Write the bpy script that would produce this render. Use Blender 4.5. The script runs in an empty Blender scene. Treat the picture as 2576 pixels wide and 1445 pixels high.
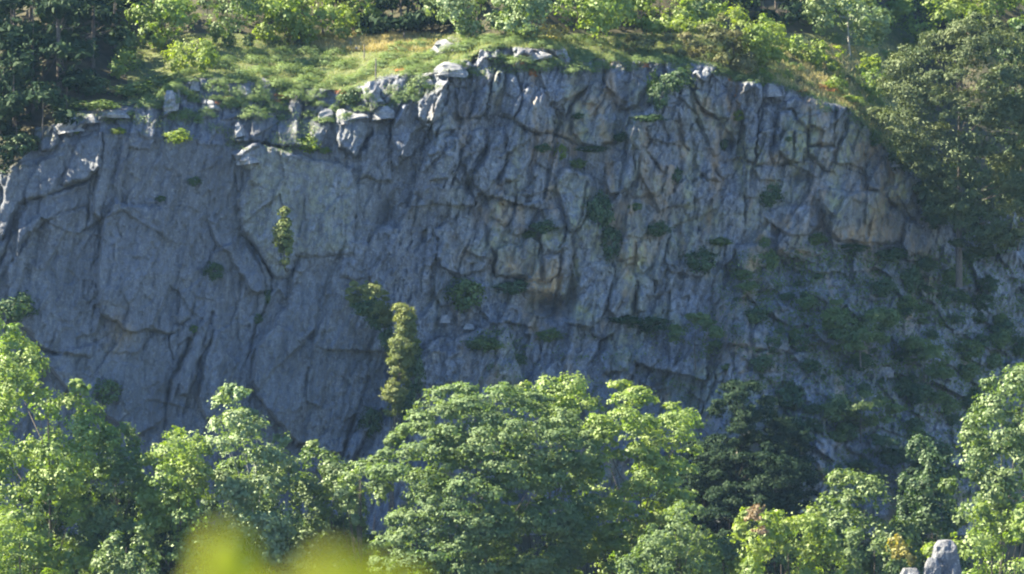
import bpy, math, random
import numpy as np

scene = bpy.context.scene
# ------------------------------------------------------------------ camera, sky, sun, exposure
HAZE = 0.000028
CAM_D = 500.0                 # metres from the camera to the reference plane of the cliff (y = 0)
S = 100.0 / 2576.0            # metres per sketch unit at y = 0
cam_data = bpy.data.cameras.new("camera")
cam = bpy.data.objects.new("camera", cam_data)
scene.collection.objects.link(cam)
scene.camera = cam
cam.location = (0, -CAM_D, 0)
cam.rotation_euler = (math.radians(90), 0, 0)
cam_data.sensor_width = 36.0
cam_data.lens = 36.0 * CAM_D / 100.0
cam_data.clip_start = 0.5
cam_data.clip_end = 5000
cam_data.dof.use_dof = True
cam_data.dof.focus_distance = 130.0
cam_data.dof.aperture_fstop = 3.3

SUN = np.array([-0.80, 0.08, 0.76]); SUN = SUN / np.linalg.norm(SUN)
world = bpy.data.worlds.new("World")
scene.world = world
world.use_nodes = True
wn = world.node_tree
bg = wn.nodes["Background"]
sky = wn.nodes.new("ShaderNodeTexSky")
sky.sky_type = 'NISHITA'
sky.sun_disc = False
sky.sun_elevation = math.asin(SUN[2])
sky.sun_rotation = math.atan2(SUN[0], SUN[1])
sky.altitude = 2500
sky.air_density = 1.0
sky.dust_density = 0.0
sky.ozone_density = 6.0
wn.links.new(sky.outputs[0], bg.inputs[0])
bg.inputs[1].default_value = 0.080
sun_d = bpy.data.lights.new("sun", 'SUN')
sun_d.energy = 5.0
sun_d.angle = math.radians(0.5)
sun_d.color = (1.0, 0.90, 0.70)
sun = bpy.data.objects.new("sun", sun_d)
scene.collection.objects.link(sun)
from mathutils import Vector
sun.rotation_euler = Vector(SUN).to_track_quat('Z', 'Y').to_euler()
scene.view_settings.view_transform = 'Standard'
scene.view_settings.look = 'None'
scene.view_settings.gamma = 1
scene.view_settings.exposure = 2.55
scene.cycles.max_bounces = 6
scene.cycles.diffuse_bounces = 3
scene.cycles.glossy_bounces = 2
scene.cycles.transmission_bounces = 4
scene.cycles.volume_bounces = 1

# ------------------------------------------------------------------ helpers
rng = np.random.default_rng(11)
random.seed(5)
COL = scene.collection

def lerp_curve(pts, x):
    p = np.array(pts, float)
    return np.interp(x, p[:, 0], p[:, 1])

def P(px, py, Y):
    k = (CAM_D + Y) / CAM_D
    return np.stack(np.broadcast_arrays((px - 1288) * S * k, Y, (722.5 - py) * S * k), -1).astype(float)

def hash2(ix, iy, seed):
    n = (ix.astype(np.int64) * 374761393 + iy.astype(np.int64) * 668265263 + seed * 2147483647) & 0x7fffffff
    n = ((n ^ (n >> 13)) * 1274126177) & 0x7fffffff
    n = ((n ^ (n >> 16)) * 1103515245 + 12345) & 0x7fffffff
    n = (n ^ (n >> 15)) & 0x7fffffff
    return n / float(0x7fffffff)

def vnoise(x, y, seed=0):
    ix = np.floor(x); iy = np.floor(y)
    fx = x - ix; fy = y - iy
    fx = fx * fx * (3 - 2 * fx); fy = fy * fy * (3 - 2 * fy)
    a = hash2(ix, iy, seed); b = hash2(ix + 1, iy, seed)
    c = hash2(ix, iy + 1, seed); d = hash2(ix + 1, iy + 1, seed)
    return (a + (b - a) * fx + (c - a) * fy + (a - b - c + d) * fx * fy) * 2 - 1

def fbm(x, y, seed=0, octv=4, gain=0.5):
    s = 0; a = 1; t = 0
    for i in range(octv):
        s = s + a * vnoise(x, y, seed + i * 17); t += a; a *= gain; x = x * 2.03 + 3.7; y = y * 2.03 + 1.3
    return s / t

def voronoi(x, y, seed=0):
    """F1, F2, cell hash pair, vector to the cell's centre"""
    ix = np.floor(x); iy = np.floor(y)
    f1 = np.full(x.shape, 9e9); f2 = np.full(x.shape, 9e9)
    cx = np.zeros(x.shape); cy = np.zeros(x.shape); hx = np.zeros(x.shape); hy = np.zeros(x.shape)
    for dx in (-1, 0, 1):
        for dy in (-1, 0, 1):
            jx = ix + dx; jy = iy + dy
            qx = jx + hash2(jx, jy, seed); qy = jy + hash2(jx, jy, seed + 5)
            d = np.hypot(qx - x, qy - y)
            m = d < f1
            f2 = np.where(m, f1, np.minimum(f2, d))
            cx = np.where(m, x - qx, cx); cy = np.where(m, y - qy, cy)
            hx = np.where(m, jx, hx); hy = np.where(m, jy, hy)
            f1 = np.where(m, d, f1)
    return f1, f2, hx, hy, cx, cy

def sstep(a, b, x):
    t = np.clip((x - a) / (b - a), 0, 1)
    return t * t * (3 - 2 * t)

def poly_dist(poly, x, y):
    """signed distance, positive inside"""
    p = np.array(poly, float); n = len(p)
    d = np.full(x.shape, 9e9); inside = np.zeros(x.shape, bool)
    for i in range(n):
        ax, ay = p[i]; bx, by = p[(i + 1) % n]
        ex, ey = bx - ax, by - ay
        t = np.clip(((x - ax) * ex + (y - ay) * ey) / (ex * ex + ey * ey + 1e-9), 0, 1)
        d = np.minimum(d, np.hypot(x - ax - t * ex, y - ay - t * ey))
        c = ((ay > y) != (by > y)) & (x < (bx - ax) * (y - ay) / (by - ay + 1e-12) + ax)
        inside ^= c
    return np.where(inside, d, -d)

def line_dist(pts, x, y):
    d = np.full(x.shape, 9e9)
    for (ax, ay), (bx, by) in zip(pts[:-1], pts[1:]):
        ex, ey = bx - ax, by - ay
        t = np.clip(((x - ax) * ex + (y - ay) * ey) / (ex * ex + ey * ey + 1e-9), 0, 1)
        d = np.minimum(d, np.hypot(x - ax - t * ex, y - ay - t * ey))
    return d

def mesh_np(name, V, F, mat, attrs=None, smooth=True):
    me = bpy.data.meshes.new(name)
    V = np.ascontiguousarray(V, np.float32); F = np.ascontiguousarray(F, np.int32)
    k = F.shape[1]
    me.vertices.add(len(V)); me.vertices.foreach_set("co", V.ravel())
    me.loops.add(F.size); me.loops.foreach_set("vertex_index", F.ravel())
    me.polygons.add(len(F))
    me.polygons.foreach_set("loop_start", np.arange(0, F.size, k, dtype=np.int32))
    if smooth:
        me.polygons.foreach_set("use_smooth", np.ones(len(F), bool))
    if attrs:
        for an, av in attrs.items():
            a = me.attributes.new(an, 'FLOAT', 'POINT')
            a.data.foreach_set("value", np.ascontiguousarray(av, np.float32))
    me.update(calc_edges=True)
    if mat is not None:
        me.materials.append(mat)
    return me

def link(name, data, parent=None, loc=None):
    o = bpy.data.objects.new(name, data)
    COL.objects.link(o)
    if parent is not None:
        o.parent = parent
    if loc is not None:
        o.location = loc
    return o

def tag(o, label=None, cat=None, group=None, kind=None):
    if label: o["label"] = label
    if cat: o["category"] = cat
    if group: o["group"] = group
    if kind: o["kind"] = kind
    return o

# ------------------------------------------------------------------ materials
def new_mat(name):
    m = bpy.data.materials.new(name); m.use_nodes = True
    nt = m.node_tree; nt.nodes.clear()
    out = nt.nodes.new("ShaderNodeOutputMaterial")
    return m, nt, out

def N(nt, typ, **kw):
    n = nt.nodes.new(typ)
    for k, v in kw.items():
        setattr(n, k, v)
    return n

def mixc(nt, fac, a, b, typ='MIX'):
    n = nt.nodes.new("ShaderNodeMix"); n.data_type = 'RGBA'; n.blend_type = typ
    for sock, val in ((0, fac), (6, a), (7, b)):
        if hasattr(val, "node"): nt.links.new(val, n.inputs[sock])
        elif sock == 0: n.inputs[0].default_value = val
        else: n.inputs[sock].default_value = (*val, 1)
    return n.outputs[2]

def math_n(nt, op, a, b=None, clamp=False):
    n = nt.nodes.new("ShaderNodeMath"); n.operation = op; n.use_clamp = clamp
    for i, v in enumerate((a, b)):
        if v is None: continue
        if hasattr(v, "node"): nt.links.new(v, n.inputs[i])
        else: n.inputs[i].default_value = v
    return n.outputs[0]

def noise(nt, vec, scale, detail=5, rough=0.6):
    n = nt.nodes.new("ShaderNodeTexNoise"); n.inputs["Scale"].default_value = scale
    n.inputs["Detail"].default_value = detail; n.inputs["Roughness"].default_value = rough
    nt.links.new(vec, n.inputs["Vector"])
    return n.outputs["Fac"]

def ramp(nt, fac, p0, p1, c0=(0, 0, 0), c1=(1, 1, 1)):
    n = nt.nodes.new("ShaderNodeValToRGB"); e = n.color_ramp.elements
    e[0].position = p0; e[1].position = p1; e[0].color = (*c0, 1); e[1].color = (*c1, 1)
    nt.links.new(fac, n.inputs[0]); return n.outputs[0]

def rock_mat(name, base=(0.238, 0.256, 0.292), use_attr=True, bump=0.35):
    m, nt, out = new_mat(name)
    geo = N(nt, "ShaderNodeNewGeometry")
    mp = N(nt, "ShaderNodeMapping"); mp.inputs["Scale"].default_value = (1, 1, 0.35)
    nt.links.new(geo.outputs["Position"], mp.inputs["Vector"])
    pos, strv = geo.outputs["Position"], mp.outputs[0]
    big = noise(nt, pos, 0.12, 4); mid = noise(nt, strv, 0.9, 6, 0.65); fine = noise(nt, pos, 4.5, 6, 0.7)
    col = mixc(nt, ramp(nt, big, 0.35, 0.65), tuple(c * 0.86 for c in base), tuple(c * 1.08 for c in base))
    col = mixc(nt, ramp(nt, mid, 0.35, 0.7), col, (base[0] * 0.52, base[1] * 0.54, base[2] * 0.58))
    col = mixc(nt, ramp(nt, fine, 0.52, 0.72), col, (0.46, 0.45, 0.42))
    col = mixc(nt, ramp(nt, noise(nt, pos, 2.0, 6, 0.75), 0.48, 0.62), col, (0.12, 0.122, 0.13))
    mp2 = N(nt, "ShaderNodeMapping"); mp2.inputs["Scale"].default_value = (1, 1, 0.10); mp2.inputs["Rotation"].default_value = (0, math.radians(7), 0)
    nt.links.new(pos, mp2.inputs["Vector"])
    stk = noise(nt, mp2.outputs[0], 0.75, 6, 0.7)
    col = mixc(nt, math_n(nt, 'MULTIPLY', ramp(nt, stk, 0.50, 0.66), 0.65), col, (0.10, 0.108, 0.125))
    stk2 = noise(nt, mp2.outputs[0], 1.7, 5, 0.7)
    col = mixc(nt, math_n(nt, 'MULTIPLY', ramp(nt, stk2, 0.56, 0.7), 0.5), col, (0.42, 0.42, 0.40))
    if use_attr:
        def at(nm):
            a = N(nt, "ShaderNodeAttribute"); a.attribute_name = nm; return a.outputs["Fac"]
        ln = ramp(nt, noise(nt, pos, 1.3, 5, 0.65), 0.38, 0.62)
        col = mixc(nt, math_n(nt, 'MULTIPLY', at("lichen"), ln, True), col, (0.36, 0.36, 0.19))
        on = ramp(nt, noise(nt, strv, 0.8, 5, 0.6), 0.36, 0.6)
        col = mixc(nt, math_n(nt, 'MULTIPLY', at("ochre"), on, True), col, (0.44, 0.31, 0.17))
        col = mixc(nt, at("shade_stain"), col, (0.11, 0.115, 0.125))  # dark streaks and stains, plus cleft shade put into the colour
        gn = ramp(nt, noise(nt, pos, 1.8, 6, 0.7), 0.4, 0.6)
        gcol = mixc(nt, noise(nt, pos, 3.0, 3), (0.045, 0.07, 0.025), (0.13, 0.11, 0.055))
        col = mixc(nt, math_n(nt, 'MULTIPLY', at("moss"), gn, True), col, gcol)
    b = N(nt, "ShaderNodeBsdfPrincipled")
    nt.links.new(col, b.inputs["Base Color"])
    b.inputs["Roughness"].default_value = 0.85
    b.inputs["Specular IOR Level"].default_value = 0.25
    bh = math_n(nt, 'ADD', math_n(nt, 'MULTIPLY', mid, 1.0), math_n(nt, 'MULTIPLY', fine, 0.35))
    bp = N(nt, "ShaderNodeBump"); bp.inputs["Strength"].default_value = bump; bp.inputs["Distance"].default_value = 0.6
    nt.links.new(bh, bp.inputs["Height"]); nt.links.new(bp.outputs[0], b.inputs["Normal"])
    nt.links.new(b.outputs[0], out.inputs[0])
    return m

LEAF_GAIN = 1.3
def leaf_mat(name, c0, c1, trans=0.45, gloss=0.06, tr_tint=(1.12, 1.2, 0.40)):
    m, nt, out = new_mat(name)
    a = N(nt, "ShaderNodeAttribute"); a.attribute_name = "tint"
    col = mixc(nt, a.outputs["Fac"], tuple(x * LEAF_GAIN for x in c0), tuple(x * LEAF_GAIN for x in c1))
    d = N(nt, "ShaderNodeBsdfDiffuse"); nt.links.new(col, d.inputs[0])
    t = N(nt, "ShaderNodeBsdfTranslucent")
    nt.links.new(mixc(nt, 1.0, col, tr_tint, 'MULTIPLY'), t.inputs[0])
    ms = N(nt, "ShaderNodeMixShader"); ms.inputs[0].default_value = trans
    nt.links.new(d.outputs[0], ms.inputs[1]); nt.links.new(t.outputs[0], ms.inputs[2])
    g = N(nt, "ShaderNodeBsdfGlossy"); g.inputs["Roughness"].default_value = 0.6
    g.inputs[0].default_value = (0.9, 1, 0.8, 1)
    mg = N(nt, "ShaderNodeMixShader"); mg.inputs[0].default_value = gloss
    nt.links.new(ms.outputs[0], mg.inputs[1]); nt.links.new(g.outputs[0], mg.inputs[2])
    nt.links.new(mg.outputs[0], out.inputs[0])
    return m

def plain_mat(name, c0, c1, scale=3.0, rough=0.9, bump=0.3):
    m, nt, out = new_mat(name)
    geo = N(nt, "ShaderNodeNewGeometry")
    n1 = noise(nt, geo.outputs["Position"], scale, 6, 0.65)
    col = mixc(nt, ramp(nt, n1, 0.35, 0.65), c0, c1)
    b = N(nt, "ShaderNodeBsdfPrincipled"); nt.links.new(col, b.inputs["Base Color"])
    b.inputs["Roughness"].default_value = rough; b.inputs["Specular IOR Level"].default_value = 0.2
    bp = N(nt, "ShaderNodeBump"); bp.inputs["Strength"].default_value = bump; bp.inputs["Distance"].default_value = 0.1
    nt.links.new(n1, bp.inputs["Height"]); nt.links.new(bp.outputs[0], b.inputs["Normal"])
    nt.links.new(b.outputs[0], out.inputs[0])
    return m

M_ROCK = rock_mat("weathered_grey_rock", bump=0.9)
M_GRASS_GROUND = plain_mat("meadow_ground", (0.055, 0.085, 0.028), (0.13, 0.13, 0.055), 0.9)
M_FOREST_GROUND = plain_mat("forest_floor", (0.030, 0.035, 0.018), (0.07, 0.06, 0.035), 0.8)
M_BARK = plain_mat("bark", (0.06, 0.05, 0.04), (0.14, 0.12, 0.10), 6)
M_PALEBARK = plain_mat("pale_bark", (0.30, 0.29, 0.26), (0.5, 0.48, 0.44), 4)
M_POST = plain_mat("weathered_post_wood", (0.09, 0.08, 0.07), (0.2, 0.18, 0.16), 6)
L = dict(
    bright=leaf_mat("bright_leaves", (0.082, 0.145, 0.022), (0.165, 0.205, 0.034), 0.5, 0.05),
    beech=leaf_mat("beech_leaves", (0.064, 0.112, 0.042), (0.13, 0.168, 0.07), 0.45, 0.02),
    yellow=leaf_mat("yellow_green_leaves", (0.095, 0.155, 0.02), (0.175, 0.205, 0.032), 0.55, 0.04),
    silver=leaf_mat("silvery_leaves", (0.085, 0.14, 0.05), (0.16, 0.195, 0.09), 0.42, 0.05),
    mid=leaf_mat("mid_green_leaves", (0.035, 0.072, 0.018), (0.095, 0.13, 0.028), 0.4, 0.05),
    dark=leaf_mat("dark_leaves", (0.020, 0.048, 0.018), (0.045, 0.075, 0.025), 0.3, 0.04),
    spruce=leaf_mat("spruce_and_shade_needles", (0.009, 0.022, 0.012), (0.019, 0.034, 0.015), 0.10, 0.01),
    greatpine=leaf_mat("dark_pine_needles", (0.026, 0.044, 0.016), (0.075, 0.088, 0.028), 0.2, 0.03),
    litpine=leaf_mat("sunlit_pine_needles", (0.075, 0.10, 0.03), (0.15, 0.16, 0.048), 0.35, 0.03),  # brighter needles, sunlight put into the colour of the cliff pines
    pine=leaf_mat("pine_needles", (0.038, 0.062, 0.018), (0.095, 0.11, 0.034), 0.25, 0.04),
    juniper=leaf_mat("juniper_needles", (0.05, 0.07, 0.022), (0.13, 0.105, 0.045), 0.25, 0.03),
    broom=leaf_mat("broom_twigs", (0.075, 0.125, 0.04), (0.15, 0.19, 0.07), 0.3, 0.03),
    straw=leaf_mat("straw_grass", (0.22, 0.20, 0.07), (0.42, 0.35, 0.17), 0.4, 0.03, (1.0, 0.95, 0.7)),
    grass=leaf_mat("green_grass", (0.10, 0.15, 0.04), (0.24, 0.24, 0.08), 0.4, 0.03, (1.0, 1.0, 0.5)),
    rust=leaf_mat("rusty_leaves", (0.26, 0.10, 0.035), (0.42, 0.18, 0.06), 0.3, 0.03, (1.0, 0.7, 0.4)),
    brown=leaf_mat("brown_withered_leaves", (0.12, 0.085, 0.05), (0.21, 0.15, 0.085), 0.3, 0.03, (1.0, 0.8, 0.5)),
    gold=leaf_mat("golden_leaves", (0.15, 0.14, 0.03), (0.24, 0.19, 0.05), 0.45, 0.04),
)

# ------------------------------------------------------------------ sketch coordinates
KX = 0.34178
OFF = dict(A=(0, 0), B=(846.7, 0), C=(1693.3, 0), D=(0, 479.8), E=(846.7, 479.8), F=(1693.3, 479.8),
           G=(0, 951.1), H=(846.7, 951.1), I=(1693.3, 951.1))
def c(q, pts):
    ox, oy = OFF[q]
    return [(ox + x * KX, oy + y * KX) for x, y in pts]

# ------------------------------------------------------------------ the rock face and the ground: one sheet
RIM = [(-700, 760), (-300, 560), (0, 436), (90, 372), (150, 300), (165, 283), (320, 266), (400, 245), (450, 208), (520, 192),
       (640, 205), (740, 215), (860, 232), (920, 212), (1000, 186), (1090, 184), (1180, 150), (1220, 120), (1400, 122),
       (1440, 150), (1530, 152), (1650, 150), (1740, 160), (1800, 168), (1850, 200), (1960, 212), (2060, 250), (2130, 270),
       (2190, 330), (2250, 400), (2300, 440), (2330, 540), (2420, 560), (2576, 500), (2900, 430), (3400, 400)]
TER = [(-700, 900), (-300, 640), (0, 448), (150, 385), (260, 338), (400, 355), (600, 372), (720, 385), (850, 300), (1000, 272),
       (1100, 220), (1200, 200), (1500, 190), (1800, 190), (2000, 235), (2200, 345), (2300, 450), (2400, 600), (2576, 640), (3400, 600)]
FOOT = [(-700, 1300), (0, 1320), (700, 1270), (900, 1060), (1080, 860), (1300, 800), (1500, 850), (1750, 800), (1860, 640),
        (2100, 610), (2330, 630), (2420, 580), (2576, 540), (3400, 500)]
REC = [(-700, -2), (-300, -7), (0, -5), (130, -4), (300, -2.5), (600, 0.5), (1000, 5), (1300, 8), (1800, 15), (2100, 21), (2300, 28),
       (2576, 42), (2900, 58), (3400, 80)]

xs = np.concatenate([np.arange(-700, -40, 22), np.arange(-40, 2620, 3.0), np.arange(2620, 3400, 22)])
ys = np.concatenate([np.arange(-900, -100, 50), np.arange(-100, 84, 12), np.arange(84, 1180, 3.0), np.arange(1180, 1250, 6), np.arange(1250, 1500, 16), np.arange(1500, 2600, 60)])
GX, GY = np.meshgrid(xs, ys)

def column_smooth(a, k=7):
    return a

wob = 10 * fbm(GX / 60, GY * 0, 3, 4)
rim = lerp_curve(RIM, GX) + 5 * fbm(GX / 25, GX * 0, 9, 3)
ter = lerp_curve(TER, GX) + wob + 14 * fbm(GX / 90, GX * 0 + 5, 4, 3)
ter = np.maximum(ter, rim + 6)
foot = lerp_curve(FOOT, GX) + 3 * wob
foot = np.maximum(foot, ter + 10)
s_meadow = 4.2 - 2.6 * sstep(400, 150, GX) - 2.6 * sstep(2250, 2450, GX)
s_hill = 1.9
s_top = s_meadow + (s_hill - s_meadow) * sstep(96, 70, GY)
s_foot = 0.42 + 0.42 * sstep(1500, 2000, GX)
s_foot = s_foot + (0.85 - s_foot) * sstep(1250, 1400, GY)
slope = s_top + (0.75 - s_top) * sstep(-6, 6, GY - rim)
slope = slope + (0.05 - slope) * sstep(-8, 8, GY - ter)
slope = slope + (s_foot - slope) * sstep(-30, 40, GY - foot)
dz = np.diff(ys) * S
cum = np.zeros_like(GX)
cum[1:] = np.cumsum(0.5 * (slope[1:] + slope[:-1]) * dz[:, None], 0)   # grows downwards
ref = np.array([np.interp(t, ys, cum[:, j]) for j, t in enumerate(ter[0])])
DEP = lerp_curve(REC, GX) - (cum - ref[None, :])
def blur_x(A, sig):
    n = int(sig * 2.5 / 3); k = np.exp(-0.5 * (np.arange(-n, n + 1) * 3 / sig) ** 2); k /= k.sum()
    fine = (xs >= -40) & (xs < 2620); B = A.copy()
    F_ = np.pad(A[:, fine], ((0, 0), (n, n)), 'edge')
    B[:, fine] = sum(k[i] * F_[:, i:i + fine.sum()] for i in range(2 * n + 1))
    return B
_w = sstep(0, 22, rim - GY)
DEP = DEP * (1 - _w) + blur_x(DEP, 45) * _w
on_face = sstep(-4, 6, GY - rim)
in_ter = on_face * sstep(6, -6, GY - ter)
talus = sstep(-20, 30, GY - foot) * sstep(1000, 1150, GX)
scree = np.clip(talus * sstep(1700, 2000, GX - 0.4 * (GY - 700)), 0, 1)
# broad undulation
DEP += 0.9 * fbm(GX / 260, GY / 320, 21, 3) * on_face
DEP += 1.4 * fbm(GX / 160, GY / 40, 22, 3) * (1 - on_face)

# fracture facets (stretched Voronoi cells with their own tilt)
wx = GX + 7 * fbm(GX / 40, GY / 60, 31, 3); wy = GY + 10 * fbm(GX / 50, GY / 50, 33, 3)
busy = 0.35 + 0.65 * sstep(850, 1080, GX + 0.25 * (GY - 500)) + 0.3 * in_ter
busy = np.minimum(busy, 1.1)
def facets(cw, ch, skew, amp, tilt, crack, seed, amt):
    u = (wx + skew * wy) / cw; v = wy / ch
    f1, f2, hx, hy, cx, cy = voronoi(u, v, seed)
    r1 = hash2(hx, hy, seed + 50) - 0.5; r2 = hash2(hx, hy, seed + 51) - 0.5; r3 = hash2(hx, hy, seed + 52) - 0.5
    e = sstep(0.0, 0.14, f2 - f1)
    return amt * (amp * r1 * 2 + tilt * (r2 * cx * 2 + r3 * cy * 2) + crack * (1 - e))
fm = 0.25 + 0.75 * sstep(-0.3, 0.3, fbm(GX / 120, GY / 150, 63, 2))
DEP += facets(150, 290, 0.2, 1.0, 1.5, 0.0, 99, on_face * busy * (1 - scree))
DEP += facets(66, 170, 0.25, 0.7, 1.2, 0.0, 101, on_face * busy * (1 - scree))
DEP += facets(52, 58, -0.35, 0.34, 0.7, 0.0, 111, on_face * busy * (1 - scree) * (1.15 - fm))
DEP += facets(25, 84, 0.28, 0.32, 0.75, 0.0, 131, on_face * busy * fm * (1 - 0.6 * scree))
DEP += facets(10, 34, 0.25, 0.17, 0.42, 0.0, 151, on_face * (0.3 + 0.7 * busy))
DEP += facets(6, 13, 0.1, 0.06, 0.16, 0.0, 161, on_face * (0.4 + 0.6 * busy))
DEP += facets(62, 46, -0.9, 0.9, 1.4, 0.0, 171, scree)
DEP += facets(15, 19, -0.5, 0.25, 0.5, 0.0, 181, scree * fm)
DEP += on_face * 0.10 * fbm(GX / 9, GY / 34, 61, 3)
DEP += on_face * 0.7 * (1 - busy * 0.7) * fbm(GX / 45, GY / 210, 62, 4)

ATTR = {k: np.zeros_like(GX) for k in ("lichen", "ochre", "shade_stain", "moss")}

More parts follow.
